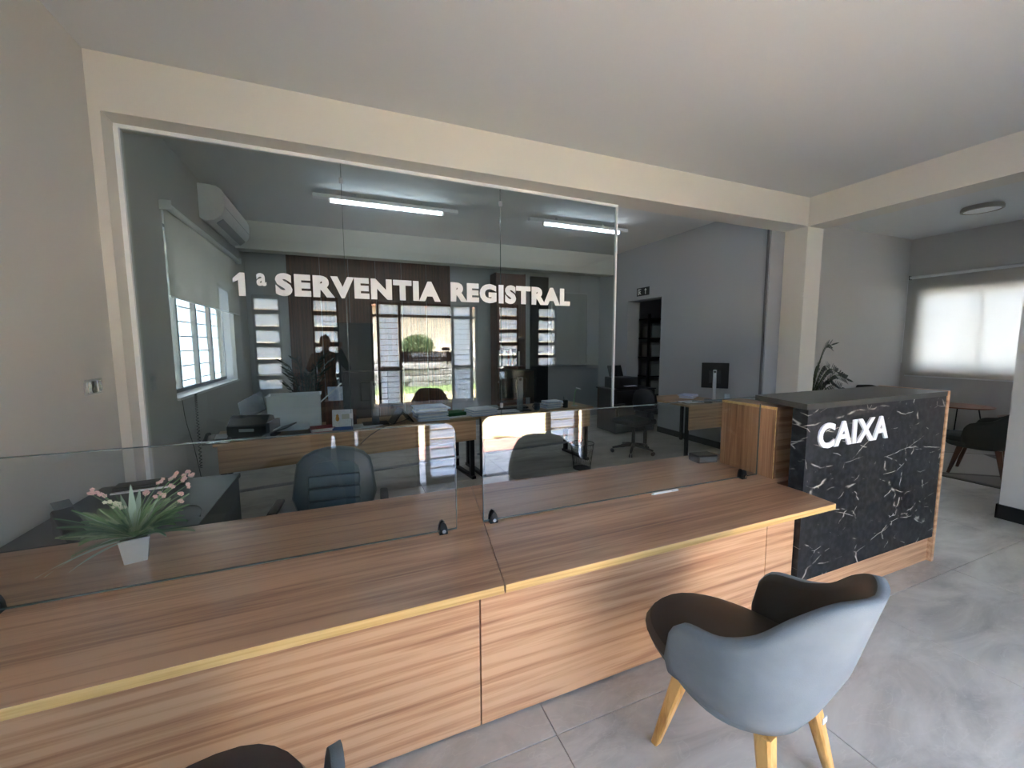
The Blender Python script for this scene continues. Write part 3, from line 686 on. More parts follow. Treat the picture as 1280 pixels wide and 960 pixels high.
hs = thing('house', 'pale rendered house beyond the garden wall seen in the door glass', 'building', (2, -14, -.12))
bm = B(); box2(bm, (-9, -2, 0), (12, 0, 3.6)); part('wall', bm, mat('pale_render', (214, 206, 184), .85), hs)
bm = B(); prism(bm, [(-2.4, 3.6), (.5, 3.6), (-.9, 4.3)], -9.4, 12.4, 'x'); part('roof', bm, mat('roof_tiles', (150, 98, 74), .85), hs)
bm = B(); box2(bm, (-4.2, -.02, 1.2), (-3.2, .02, 2.2)); part('house_window', bm, FRAME, hs)
bs = thing('garden_bush', 'round green bush above the stone wall outside the entrance', 'bush', (3.4, -9.5, -.12))
bm = B(); 
for k in range(5): tube(bm, [(0, 0, 0), (rs.uniform(-.2, .2), rs.uniform(-.1, .1), .8), (rs.uniform(-.7, .7), rs.uniform(-.3, .3), 1.7)], [.04, .03, .012], 6)
part('stem', bm, mat('bark', (92, 74, 56), .9), bs)
bm = B()
for k in range(2600):
    v = Vector((rs.gauss(0, 1), rs.gauss(0, 1), rs.gauss(0, 1))).normalized()*(.55+.45*rs.random()); c = Vector((v.x*.70-.1, v.y*.5, 1.62+v.z*.50))
    a = Vector((rs.uniform(-1, 1), rs.uniform(-1, 1), rs.uniform(-1, 1))).normalized()*.06; b_ = a.orthogonal().normalized()*.025
    bm.faces.new([bm.verts.new(p) for p in (c-a, c+b_, c+a, c-b_)])
o = part('foliage', bm, mat('bush_leaf', (84, 104, 66), .6), bs); o['kind'] = 'stuff'
# neighbouring wall seen through the side windows
bm = B(); box2(bm, (-4.6, -2, -.12), (-4.4, 26, 3.3)); 
for k in range(12): box2(bm, (-4.41, -2, .1+k*.26), (-4.375, 26, .12+k*.26))
struct('boundary_wall_left', bm, mat('boundary_paint', (140, 156, 164), .85))
bm = B(); box2(bm, (12.6, -4, -.12), (12.8, 9, 2.6)); struct('boundary_wall_right', bm, MATS['boundary_paint'])
bm = B(); box2(bm, (-4.6, -1.15, -.2), (-1.61, 26, -.03)); box2(bm, (-4.6, 26, -.2), (-1.0, 26.2, 3.3)); box2(bm, (9.55, -1.15, -.2), (12.7, 9, -.03)); struct('side_path', bm, MATS['porch_concrete'])

bm = B(); box2(bm, (-3.9, -1.15, 3.15), (-1.61, 14, 3.27)); struct('side_shade_slab', bm, CREAM)  # added slab that keeps the side passage in shade
# ---------------------------------------------------------------- fixtures
root = thing('light_switch', 'chrome three-gang switch plate on the left wall', 'switch', (XL, 3.19, 1.352))
bm = B(); box2(bm, (0, -.095, -.048), (.008, .095, .048), bev=.004); part('plate', bm, STEEL, root)
for k in range(3):
    bm = B(); box(bm, (.010, -.055+.055*k, 0), (.007, .036, .07), bev=.002); part('rocker', bm, mat('dark_rocker', (70, 66, 62), .3) if k == 1 else CHROME, root)
root = thing('light_switch', 'small grey wall plate on the office side of the left wall', 'switch', (XL, 4.0, 1.30))
bm = B(); box2(bm, (0, -.04, -.06), (.01, .04, .06), bev=.003); part('plate', bm, LGREY, root)

root = thing('air_conditioner', 'white split air conditioner high on the office left wall', 'air conditioner', (XL, 5.52, 2.96))
prof = [(0.0, .03), (.0, .385), (.10, .385), (.17, .375), (.215, .345), (.235, .30), (.238, .20), (.225, .115), (.19, .06), (.13, .012), (.05, .0)]
bm = B(); prism(bm, prof, .012, 1.258, 'y'); part('casing', bm, WHITE, root, smooth=True)
for y0, y1 in ((0, .0115), (1.2585, 1.27)):
    bm = B(); prism(bm, [(x*1.01, z*1.01-.002) for x, z in prof], y0, y1, 'y'); part('end_cap', bm, WHITE, root)
bm = B(); box(bm, (.168, .635, .022), (.085, 1.1, .008), rot=Euler((0, R(-40), 0))); part('outlet_flap', bm, LGREY, root)
for k in range(9):
    bm = B(); box(bm, (.15, .12+k*.125, .03), (.05, .006, .03), rot=Euler((0, R(-40), 0))); part('vane', bm, FRAME, root)
bm = B(); box2(bm, (.2395, .02, .16), (.2415, 1.25, .163)); part('panel_seam', bm, GREYP, root)

root = thing('roller_blind', 'white roller blind half lowered over the office side window', 'blind', (XL, 5.7, 2.79))
bm = B(); cone(bm, (.045, -1.27, 0), (.045, 1.27, 0), .028, .028, 16); part('roller_tube', bm, WHITE, root, smooth=True)
for s in (-1, 1):
    bm = B(); box2(bm, (0, s*1.272-.004, -.04), (.085, s*1.272+.004, .04), bev=.003); part('bracket', bm, WHITE, root)
bm = B(); box2(bm, (.0175, -1.24, -.76), (.0185, 1.24, 0)); part('fabric', bm, BLIND, root)
bm = B(); cone(bm, (.018, -1.24, -.765), (.018, 1.24, -.765), .009, .009, 8); part('bottom_bar', bm, WHITE, root)
root = thing('roller_blind', 'white roller blind lowered over the bright waiting room window', 'blind', (XW, 2.92, 2.73))
bm = B(); cone(bm, (-.05, -1.16, 0), (-.05, 1.16, 0), .026, .026, 16); part('roller_tube', bm, WHITE, root, smooth=True)
for s in (-1, 1):
    bm = B(); box2(bm, (-.08, s*1.165-.004, -.035), (0, s*1.165+.004, .035), bev=.003); part('bracket', bm, BLACK, root)
bm = B(); box2(bm, (-.0305, -1.13, -1.72), (-.0295, 1.13, 0)); part('fabric', bm, BLIND, root)
bm = B(); cone(bm, (-.03, -1.13, -1.725), (-.03, 1.13, -1.725), .011, .011, 8); part('bottom_bar', bm, WHITE, root)
bm = B(); tube(bm, [(-.05, 1.19, 0), (-.04, 1.19, -.7), (-.04, 1.19, -1.5)], .004, 5); part('chain', bm, WHITE, root)

TUBE = emit('lit_tube', (225, 240, 255), 4.5)
for x0, x1, y, l0, l1, lab in ((-.28, 1.46, 5.45, -.09, 1.25, 'left fluorescent batten light hung under the office ceiling'), (2.46, 4.14, 5.35, 2.70, 3.99, 'right fluorescent batten light beside the partition end')):
    root = thing('tube_light', lab, 'light', ((x0+x1)/2, y, 3.32)); c = (x0+x1)/2
    bm = B(); box2(bm, (x0-c, -.035, 0), (x1-c, .035, .045), bev=.004); part('batten', bm, WHITE, root)
    bm = B(); cone(bm, (l0-c, 0, -.022), (l1-c, 0, -.022), .016, .016, 12); part('tube', bm, TUBE, root, smooth=True)
    for s in (l0-c-.01, l1-c+.01):
        bm = B(); box(bm, (s, 0, -.018), (.025, .04, .05), bev=.004); part('tube_holder', bm, WHITE, root)
    for s in (-.4, .4):
        bm = B(); box2(bm, (s-.012, -.012, .045), (s+.012, .012, .084)); part('bracket', bm, LGREY, root)
root = thing('ceiling_light', 'round flush ceiling light of the waiting room', 'light', (7.95, 2.8, HC))
bm = B(); lathe(bm, [(.19, 0), (.20, -.02), (.20, -.055), (.175, -.06), (.172, -.05)], 36); part('rim', bm, mat('taupe_rim', (150, 144, 134), .5), root, smooth=True)
bm = B(); lathe(bm, [(.001, -.056), (.12, -.056), (.173, -.052), (.173, -.03), (.001, -.03)], 36); part('diffuser', bm, WHITE, root, smooth=True)

root = thing('exit_sign', 'black exit sign with running figure and arrow above the office door', 'sign', (XQ, 6.19, 2.56))
bm = B(); box2(bm, (-.006, -.17, -.075), (0, .17, .075)); part('plate', bm, mat('sign_black', (14, 18, 16), .4), root)
SW = mat('sign_white', (214, 220, 214), .5)
bm = B(); X0, X1 = -.009, -.006
def yz(poly): prism(bm, poly, X0, X1, 'x')
yz([(-.08, -.05), (-.065, -.05), (-.065, .02), (-.04, .02), (-.0725, .055), (-.105, .02), (-.08, .02)]); part('arrow', bm, SW, root)
bm = B(); yz([(.12, -.055), (.135, -.055), (.135, .055), (.05, .055), (.05, .045), (.12, .045)]); yz([(.085, .025), (.1, .025), (.1, .04), (.085, .04)]); yz([(.06, .018), (.105, .008), (.1, -.02), (.11, -.05), (.098, -.052), (.085, -.02), (.06, -.05), (.05, -.045), (.08, -.005), (.06, .005)])
part('running_figure', bm, SW, root)
root = thing('wall_conduit', 'grey vertical cable conduit on the end of the office wall', 'conduit', (XQ-.012, YB1+.03, 0))
bm = B(); box2(bm, (-.012, -.012, .14), (.011, .012, ZB+.30)); part('duct', bm, mat('conduit_grey', (96, 96, 98), .6), root)

# ---------------------------------------------------------------- back wall of the office
root = thing('wood_panelling', 'dark wooden wall panelling behind the partition', 'panelling', (.52, YK, 0))
xs = [-1.35, -.86, -.42, .02, .46, .90, 1.35]
for a, b_ in zip(xs, xs[1:]):
    bm = B(); box2(bm, (a+.004, -.03, .0), (b_-.004, -.002, 3.16), bev=.003); part('panel', bm, WDARK, root)
    for k in range(1, 5):
        x = a+(b_-a)*k/5; bm = B(); box2(bm, (x-.004, -.036, .0), (x+.004, -.030, 3.16)); part('moulding', bm, WDARK, root)
root = thing('tall_black_cabinet', 'tall black cabinet in front of the dark wooden panelling', 'cabinet', (.18, 7.34, 0))
bm = B(); box2(bm, (-.33, -.19, .04), (.33, .19, 1.95), bev=.004); part('body', bm, BLACK, root)
for s in (-1, 1):
    bm = B(); box2(bm, (s*.165-.16, -.21, .06), (s*.165+.16, -.191, 1.93)); q = part('door', bm, BLACK, root)
    bm = B(); cone(bm, (s*.02, -.232, .9), (s*.02, -.232, 1.1), .006); part('handle', bm, STEEL, q)
WBK = wood('bookcase_wood', (58, 34, 26), (84, 52, 38), (104, 66, 50), 'z', rough=.5)
root = thing('bookcase', 'narrow brown bookcase holding a row of books near the back wall', 'bookcase', (2.95, 7.38, 0))
bm = B(); box2(bm, (-.3, -.17, 0), (-.28, .17, 2.92)); box2(bm, (.28, -.17, 0), (.30, .17, 2.92)); part('side_panel', bm, WBK, root)
bm = B(); box2(bm, (-.28, .155, 0), (.28, .17, 2.9)); part('back_panel', bm, WBK, root)
bm = B(); box2(bm, (-.28, -.172, 1.72), (.28, -.156, 2.9)); part('upper_door', bm, WBK, root)
for z in (.05, .45, .85, 1.16, 1.70, 2.9):
    bm = B(); box2(bm, (-.279, -.165, z-.01), (.279, .154, z+.01)); part('shelf', bm, WBK, root)
BC = [((206, 204, 196), 'white'), ((60, 66, 70), 'dark grey'), ((196, 190, 176), 'cream'), ((150, 152, 150), 'grey'), ((120, 60, 48), 'red-brown'), ((222, 222, 218), 'white-spined tall'), ((78, 84, 66), 'olive'), ((40, 42, 46), 'black'), ((176, 168, 150), 'beige')]
x = 2.70
for k, (c, nm) in enumerate(BC):
    t = (.042, .03, .05, .036, .045, .03, .04, .05, .038)[k]; h = (.30, .27, .31, .26, .29, .33, .25, .30, .28)[k]; tilt = R(-7) if k in (4, 5) else 0
    x += t/2+.003+(.02 if tilt else 0)
    r2 = thing('book', '%s book, %s in the row on the bookcase shelf' % (nm, ['leftmost', 'second from left', 'third from left', 'fourth from left', 'fifth from left, leaning', 'sixth from left, leaning', 'third from right', 'second from right', 'rightmost'][k]), 'book', (x, 7.30, 1.170), 0, 'books on the bookcase shelf')
    bm = B(); box2(bm, (-t/2, -.09, 0), (t/2, .09, h), bev=.002); cv = part('cover', bm, mat('book_%d' % k, c, .6), r2, (0, 0, abs(math.sin(tilt))*t/2), (0, tilt, 0))
    bm = B(); box2(bm, (-t/2+.004, -.082, h-.0005), (t/2-.004, .088, h+.001)); part('pages', bm, PAPER, cv)
    x += t/2
root = thing('notice_board', 'large grey board on the back wall at the right', 'board', (4.45, YK, 1.9))
bm = B(); box2(bm, (-.42, -.025, -.75), (.42, -.001, .75)); part('panel', bm, mat('grey_board', (150, 154, 154), .5), root)
bm = B()
for s in (-1, 1): box2(bm, (s*.43-.012, -.03, -.76), (s*.43+.012, -.001, .76)); box2(bm, (-.42, -.03, s*.76-.012), (.42, -.001, s*.76+.012))
part('frame', bm, STEEL, root)
root = thing('black_curtain_panel', 'narrow black panel on the back wall between bookcase and board', 'panel', (3.72, YK, 0))
bm = B(); box2(bm, (-.2, -.05, .02), (.2, -.002, 2.95)); part('panel', bm, BLACK, root)

# ---------------------------------------------------------------- office desks and what stands on them
def desk(label, x, y, L_, ang, dep=.62, zt=.75, seam=None, gr='office desks behind the partition', panel=(.475, .71)):
    root = thing('office_desk', label, 'desk', (x, y, 0), ang, gr)
    bm = B(); box2(bm, (0, 0, zt-.028), (L_, dep, zt), bev=.002); part('desktop', bm, WD, root)
    bm = B(); box2(bm, (.03, .03, panel[0]), (L_-.03, .046, zt-.029)); part('modesty_panel', bm, WD, root)
    for x_ in (.06, L_-.06):
        bm = B()
        for y_ in (.09, dep-.06): box2(bm, (x_-.025, y_-.025, .03), (x_+.025, y_+.025, zt-.03))
        box2(bm, (x_-.025, .03, .0), (x_+.025, dep, .035)); part('leg_frame', bm, BLACKM, root)
    return root
DA, DB = .142, .085
dA = desk('long wooden office desk on the left behind the partition, scanner on it', -1.085, 4.115, 2.53, DA)
bm = B(); cone(bm, (.1, .35, .2), (2.43, .35, .2), .016, .016, 12); part('foot_rail', bm, STEEL, dA, smooth=True)
dB = desk('wooden office desk right of the seam behind the partition, monitor on it', 1.435, 4.475, 1.66, DB)
bm = B(); cone(bm, (.1, .35, .2), (1.55, .35, .2), .016, .016, 12); part('foot_rail', bm, STEEL, dB, smooth=True)
def onA(s, t, z=.75): return (-1.085+s*math.cos(DA)-t*math.sin(DA), 4.115+s*math.sin(DA)+t*math.cos(DA), z)
def onB(s, t, z=.75): return (1.435+s*math.cos(DB)-t*math.sin(DB), 4.475+s*math.sin(DB)+t*math.cos(DB), z)

root = thing('document_scanner', 'black document scanner with raised paper tray at the left desk end', 'scanner', onA(.29, .16), R(-12))
bm = B(); prism(bm, [(-.12, 0), (.13, 0), (.13, .10), (.06, .19), (-.02, .21), (-.12, .12)], -.16, .16, 'x'); part('body', bm, BLACK, root)
bm = B(); box(bm, (-.05, .14, .27), (.24, .012, .22), rot=Euler((R(-35), R(-28), 0)), bev=.003); part('paper_tray', bm, GREYP, root)
bm = B(); box(bm, (.24, -.02, .07), (.22, .26, .012), rot=Euler((0, R(-18), 0)), bev=.003); part('output_tray', bm, GREYP, root)
bm = B(); box2(bm, (-.06, -.126, .075), (.06, -.12, .10)); part('control_strip', bm, LGREY, root)
bm = B(); box2(bm, (.162, -.12, 0), (.19, .13, .15)); part('side_cover', bm, mat('slate_plastic', (70, 76, 84), .5), root)
root = thing('telephone', 'black desk telephone with pale pad at the left desk end', 'telephone', onA(.03, .10), R(5))
bm = B(); prism(bm, [(-.09, 0), (.09, 0), (.09, .05), (-.09, .025)], -.10, .10, 'x'); part('base', bm, BLACK, root)
bm = B(); box(bm, (.03, 0, .045), (.09, .12, .006), rot=Euler((R(8), 0, 0))); part('keypad', bm, LGREY, root)
bm = B(); tube(bm, spline([(-.07, -.09, .04), (-.075, -.03, .06), (-.075, .03, .07), (-.07, .09, .06)], 4), .013, 8); part('handset', bm, BLACK, root, smooth=True)
def cord(nm, lab, pts, r, m, coil=0):
    bm = B(); p = spline(pts, 6)
    if coil:
        q = []; n = coil*8
        for k in range(n+1):
            t = k/n*(len(p)-1); i = min(int(t), len(p)-2); c = p[i].lerp(p[i+1], t-i); a = k*math.pi/4; q.append(c+Vector((math.cos(a)*.010, math.sin(a)*.010, 0)))
        p = q
    tube(bm, p, r, 5); return tag(part(nm, bm, m, smooth='all'), lab, 'cable')
cord('coiled_cord', 'black coiled telephone cord hanging below the side window', [(-1.38, 4.85, 1.12), (-1.37, 4.80, .95), (-1.34, 4.70, .70), (-1.30, 4.55, .45)], .0035, BLACK, 26)
cord('cable', 'thin black cable running down the wall beside the coiled cord', [(-1.40, 4.55, 1.12), (-1.395, 4.58, .9), (-1.37, 4.66, .6), (-1.33, 4.66, .25), (-1.3, 4.6, .01)], .003, BLACK)
root = thing('plastic_file_box', 'translucent white plastic file box behind the scanner', 'box', onA(.66, .47), R(2)); TR = mat('milky_plastic', (206, 218, 224), .25)
bm = B(); w_, d_, h_ = .235, .13, .34
for s in (-1, 1): box2(bm, (s*w_-.003, -d_, 0), (s*w_+.003, d_, h_), bev=.001); box2(bm, (-w_, s*d_-.003, 0), (w_, s*d_+.003, h_), bev=.001)
box2(bm, (-w_, -d_, 0), (w_, d_, .006)); part('shell', bm, TR, root)
bm = B()
for s in (-1, 1): box2(bm, (s*(w_+.006)-.006, -d_-.01, h_-.006), (s*(w_+.006)+.006, d_+.01, h_+.006), bev=.002); box2(bm, (-w_-.01, s*(d_+.004)-.005, h_-.006), (w_+.01, s*(d_+.004)+.005, h_+.006), bev=.002)
part('rim', bm, TR, root)
root = thing('paper_stack', 'loose white sheets lying on the scanner output tray', 'paper', onA(.60, .14, .795), R(6))
for k in range(4):
    bm = B(); box(bm, (rs.uniform(-.01, .01), rs.uniform(-.01, .01), .004+k*.006), (.30, .21, .003), rz=rs.uniform(-.1, .1)); part('sheet', bm, PAPER, root)
for p in ():
    pass
root = thing('potted_branch_plant', 'dark spiky branched plant behind the plastic file box', 'plant', onA(.80, .80, 0), 0)
bm = B(); lathe(bm, [(.10, 0), (.14, .02), (.16, .30), (.15, .30), (.14, .27), (.001, .27)], 20); part('pot', bm, BLACK, root, smooth=True)
DL = mat('dark_leaf', (30, 40, 28), .5)
for k in range(14):
    a = rs.uniform(0, 6.28); l = rs.uniform(.12, .34); z1 = rs.uniform(1.15, 1.5)
    bm = B(); pts = spline([(0, 0, .27), (math.cos(a)*l*.2, math.sin(a)*l*.2, .75), (math.cos(a)*l*.6, math.sin(a)*l*.5, z1-.12), (math.cos(a)*l, math.sin(a)*l*.8, z1)], 4); tube(bm, pts, .006, 5)
    for j in range(6, len(pts)):
        for s in (-1, 1):
            b_ = a+s*.9; e = pts[j]+Vector((math.cos(b_)*.08, math.sin(b_)*.08, .045)); n_ = Vector((0, 0, .009))
            bm.faces.new([bm.verts.new(v) for v in (pts[j], (pts[j]+e)/2+n_, e, (pts[j]+e)/2-n_)])
    part('branch', bm, DL, root)
root = thing('desk_calendar', 'white tent desk calendar with an orange figure and blue foot', 'calendar', onA(1.06, .10), R(-4))
bm = B()
for s in (-1, 1): box(bm, (0, s*.032, .10), (.19, .003, .205), rot=Euler((R(s*17), 0, 0)))
part('card', bm, PAPER, root)
bm = B(); box(bm, (0, -.063, .018), (.19, .004, .036), rot=Euler((R(-17), 0, 0))); part('blue_strip', bm, mat('blue_print', (40, 76, 140), .6), root)
bm = B(); lathe(bm, [(.001, 0), (.014, .01), (.018, .03), (.012, .05), (.014, .06), (.001, .075)], 12, (-.045, -.055, .09)); part('figure_print', bm, mat('orange_print', (206, 150, 60), .6), root)
bm = B(); box2(bm, (-.005, -.052, .11), (.08, -.049, .16)); part('date_grid', bm, mat('print_grey', (190, 190, 176), .7), root)
root = thing('hardback_book', 'dark red hardback lying beside the tent calendar', 'book', onA(.87, .13), R(10))
bm = B(); box2(bm, (-.11, -.08, 0), (.11, .08, .006)); box2(bm, (-.11, -.08, .034), (.11, .08, .040)); box2(bm, (-.11, .07, 0), (.11, .08, .04)); part('cover', bm, mat('red_cover', (140, 30, 44), .5), root)
bm = B(); box2(bm, (-.105, -.076, .006), (.105, .07, .034)); part('pages', bm, PAPER, root)
root = thing('brown_box', 'reddish brown box standing behind the tent calendar', 'box', onA(1.09, .42), 0)
bm = B(); box2(bm, (-.15, -.1, 0), (.15, .1, .24), bev=.003); part('body', bm, WBK, root)
bm = B(); box2(bm, (-.155, -.105, .225), (.155, .105, .26), bev=.003); part('lid', bm, WBK, root)
root = thing('leaning_folder', 'white folder leaning behind the brown box', 'folder', onA(.98, .33, .995), R(-8))
bm = B(); box(bm, (0, 0, .10), (.30, .02, .012), rot=Euler((0, R(-42), 0)), bev=.002); part('spine', bm, PAPER, root)
bm = B(); box(bm, (.05, .04, .09), (.16, .004, .15), rot=Euler((R(8), 0, 0))); part('sheet', bm, PAPERB, root)
root = thing('paper_sheets', 'white sheets spread under the left monitor', 'paper', onA(1.22, .12), R(8))
for k in range(3):
    bm = B(); box(bm, (.03*k, .01*k, .002+k*.003), (.30, .21, .002), rz=.15*k-.1); part('sheet', bm, PAPER, root)
def monitor(label, loc, rz, wdt, hgt, zc, stand=.075, tilt=0, slim=False):
    root = thing('monitor', label, 'monitor', loc, rz, 'office computer monitors')
    bm = B(); box(bm, (0, .03, zc), (wdt, .022, hgt), rot=Euler((tilt, 0, 0)), bev=.005); part('screen_housing', bm, BLACK, root)
    bm = B(); box(bm, (0, .012, zc-.02), (wdt*.45, .03, hgt*.5), bev=.008); part('rear_cover', bm, BLACK, root)
    bm = B(); box2(bm, (-stand/2, -.055, .012), (stand/2, -.02, zc+.09), bev=.006); box2(bm, (-stand/2, -.03, zc-.06), (stand/2, .01, zc+.05)); part('stand_column', bm, GREYP if not slim else STEEL, root)
    bm = B(); lathe(bm, [(.017, 0), (.012, 0), (.012, -.002), (.017, -.002)], 20); p_ = part('round_badge', bm, BLACK, root, (0, -.056, zc+.06), (R(90), 0, 0))
    bm = B(); box2(bm, (-.13, -.12, 0), (.13, .08, .012), bev=.004); part('foot', bm, BLACK if not slim else GREYP, root)
    return root
monitor('black monitor seen from behind at the middle of the left desk', onA(1.40, .22), R(2), .62, .40, .37)
monitor('black monitor seen from behind on the desk right of the seam', onB(.62, .20), R(-2), .50, .37, .34)
root = thing('laptop_stand', 'black folding stand leaning on the left desk near the seam', 'stand', onA(1.66, .16), R(12))
bm = B(); prism(bm, [(-.12, 0), (-.10, 0), (.0, .13), (.10, 0), (.12, 0), (.0, .155)], -.09, .09, 'y'); part('frame', bm, BLACK, root)
cord('cable', 'black cable drooping over the front edge of the left desk', [onA(1.75, .10, .80), onA(1.6, .03, .775), onA(1.45, -.005, .752), onA(1.3, -.01, .68), onA(1.2, -.01, .60)], .004, BLACK)
def stack(label, loc, rz, n, w_, d_, t, mats, gr='paper stacks on the office desks'):
    root = thing('paper_stack', label, 'papers', loc, rz, gr); z = 0
    for k in range(n):
        tt = t*rs.uniform(.7, 1.3); bm = B(); box(bm, (rs.uniform(-.02, .02), rs.uniform(-.012, .012), z+tt/2), (w_*rs.uniform(.92, 1), d_, tt*.9), rz=rs.uniform(-.09, .09), bev=.002); part('folder', bm, mats[k % len(mats)], root); z += tt
    return root
stack('tall uneven stack of blue-white files at the desk seam, left of the green folder', onA(2.00, .17), R(3), 9, .36, .26, .017, [PAPERB, PAPER])
stack('stack of blue-white files right of the green folder', onB(.07, .16), R(8), 6, .34, .26, .012, [PAPERB, PAPER])
root = thing('green_folder', 'green folder lying between the two file stacks', 'folder', onA(2.31, .22), R(10))
bm = B(); box2(bm, (-.11, -.1, .012), (.11, .1, .05), bev=.002); part('cover', bm, mat('green_card', (24, 92, 52), .5), root)
bm = B(); box2(bm, (-.11, -.13, 0), (.14, .07, .0115)); part('papers', bm, PAPER, root)
root = thing('stationery_tray', 'small dark tray holding grey items beside the right file stack', 'tray', onB(.33, .34), R(4))
bm = B(); box2(bm, (-.07, -.06, 0), (.07, .06, .02), bev=.004); part('tray', bm, BLACK, root)
bm = B(); lathe(bm, [(.001, 0), (.05, .0), (.055, .03), (.04, .045), (.001, .048)], 14, (0, 0, .021), 1.1, .8); part('cloth_pad', bm, mat('grey_cloth', (156, 168, 172), .8), root, smooth=True)
root = thing('keyboard', 'black keyboard flat behind the right monitor foot', 'keyboard', onB(.60, .38), R(-3))
bm = B(); box2(bm, (-.22, -.07, 0), (.22, .07, .018), bev=.004); part('base', bm, BLACK, root)
bm = B()
for r_ in range(5):
    for c_ in range(15): box(bm, (-.2+c_*.0285, -.052+r_*.026, .021), (.023, .021, .006))
o = part('keys', bm, GREYP, root)
stack('flat documents in front of the keyboard beside the right monitor', onB(.42, .11), R(-4), 3, .30, .18, .008, [PAPER, BLACK])
root = thing('mug', 'dark blue mug right of the right monitor stand', 'mug', onB(.83, .10), 0)
bm = B(); lathe(bm, [(.001, 0), (.034, 0), (.038, .01), (.040, .095), (.036, .095), (.034, .012), (.001, .012)], 20); part('body', bm, mat('navy_ceramic', (30, 48, 60), .3), root, smooth=True)
bm = B(); tube(bm, [(-.04-.022*math.sin(t), 0, .05+.026*math.cos(t)) for t in [k*math.pi/8 for k in range(9)]], .005, 6); part('handle', bm, MATS['navy_ceramic'], root, smooth='all')
stack('loose pile of wavy white papers right of the dark blue mug', onB(1.08, .16), R(6), 6, .24, .18, .018, [PAPER, PAPERB])
root = thing('pen_cup', 'black pen cup right of the wavy papers', 'cup', onB(1.27, .10), 0)
bm = B(); lathe(bm, [(.001, 0), (.036, 0), (.038, .10), (.034, .10), (.033, .006), (.001, .006)], 16); part('cup', bm, BLACK, root, smooth=True)
for k in range(4):
    bm = B(); cone(bm, (.012*math.cos(k*2), .012*math.sin(k*2), .01), (.026*math.cos(k*2), .026*math.sin(k*2), .14), .0035, .0035, 6); part('pen', bm, (WHITE, BLACK, LGREY, STEEL)[k], root)
root = thing('desk_lamp', 'slim pale green desk lamp at the right end of the desk', 'lamp', onB(1.45, .14), R(-20))
bm = B(); lathe(bm, [(.001, 0), (.045, 0), (.045, .012), (.001, .014)], 20); part('base', bm, LGREY, root, smooth=True)
bm = B(); tube(bm, spline([(-.01, 0, .012), (-.005, 0, .12), (.01, 0, .21), (.035, 0, .235)], 5), .008, 8); part('arm', bm, mat('pale_green_plastic', (150, 190, 150), .4), root, smooth='all')
bm = B(); box(bm, (.05, 0, .24), (.07, .03, .014), rot=Euler((0, R(15), 0)), bev=.005); part('head', bm, WHITE, root)
root = thing('waste_basket', 'black wire mesh waste basket under the right office desk', 'basket', (2.76, 4.36, 0))
bm = B()
for k in range(28):
    a = k*2*math.pi/28
    for s in (-.45, .45): tube(bm, [(.11*math.cos(a), .11*math.sin(a), .004), (.15*math.cos(a+s), .15*math.sin(a+s), .33)], .0016, 3)
for z, r_ in ((.004, .11), (.33, .15)): tube(bm, [(r_*math.cos(k*math.pi/14), r_*math.sin(k*math.pi/14), z) for k in range(29)], .006, 6)
part('mesh', bm, BLACKM, root); bm = B(); lathe(bm, [(.001, 0), (.108, 0), (.108, .004), (.001, .004)], 24); part('bottom', bm, BLACKM, root)

# leather office chair facing the visitors
def wheel_base(root, m, r_=.30, z=.05):
    for k in range(5):
        a = k*2*math.pi/5+.3; c, s = math.cos(a), math.sin(a)
        bm = B(); tube(bm, [(0, 0, z+.07), (c*r_*.5, s*r_*.5, z+.05), (c*r_, s*r_, z+.02)], [.028, .022, .016], 8); sp = part('spoke', bm, m, root, smooth='all')
        bm = B()
        for d in (-.014, .014): cone(bm, (c*r_-s*(d-.009), s*r_+c*(d-.009), .027), (c*r_-s*(d+.009), s*r_+c*(d+.009), .027), .027, .027, 12)
        part('castor', bm, BLACK, sp, smooth=True)
    bm = B(); cone(bm, (0, 0, z+.03), (0, 0, .40), .028, .022, 14); part('gas_lift', bm, BLACKM, root, smooth=True)
LEATH = mat('black_leather', (66, 78, 84), .38, bump=.35, bscale=160); LEATH2 = mat('black_leather_rib', (76, 90, 96), .36, bump=.35, bscale=160)
root = thing('office_chair', 'black leather office chair with ribbed backrest behind the left counter', 'chair', (-.11, 2.60, 0), R(-4))
wheel_base(root, BLACKM)
bm = B(); box(bm, (0, -.06, .47), (.50, .48, .11), bev=.045, seg=3); part('seat', bm, LEATH, root, smooth=True)
def backshape(w0, w1, w2, z0, z1, n=9):
    L_ = []
    for k in range(n+1):
        a = math.pi*k/n; L_.append((w2*math.cos(a), z1-.16+.16*math.sin(a)**.8))
    return [(w0, z0), (w1, z0+.14)] + L_ + [(-w1, z0+.14), (-w0, z0)]
def pad(bm, poly, y0, y1, inset, bulge):
    n = len(poly); cx = sum(p[0] for p in poly)/n; cz = sum(p[1] for p in poly)/n; rings = []
    for y, k in ((y1, inset), (y1-(y1-y0)*.25, 0), (y0+(y1-y0)*.35, 0), (y0, inset*.6), (y0-bulge, inset*1.5)):
        rings.append([bm.verts.new((cx+(p[0]-cx)*(1-k), y, cz+(p[1]-cz)*(1-k))) for p in poly])
    for a_, b_ in zip(rings, rings[1:]):
        for k in range(n): bm.faces.new((a_[k], a_[(k+1) % n], b_[(k+1) % n], b_[k]))
    bm.faces.new(rings[0]); bm.faces.new(rings[-1])
bm = B(); pad(bm, backshape(.21, .255, .235, .50, .955), .12, .20, .08, .008); part('backrest', bm, LEATH, root, (0, 0, 0), (R(-5), 0, 0), smooth=True)
zz = [.54, .625, .705, .785, .875]
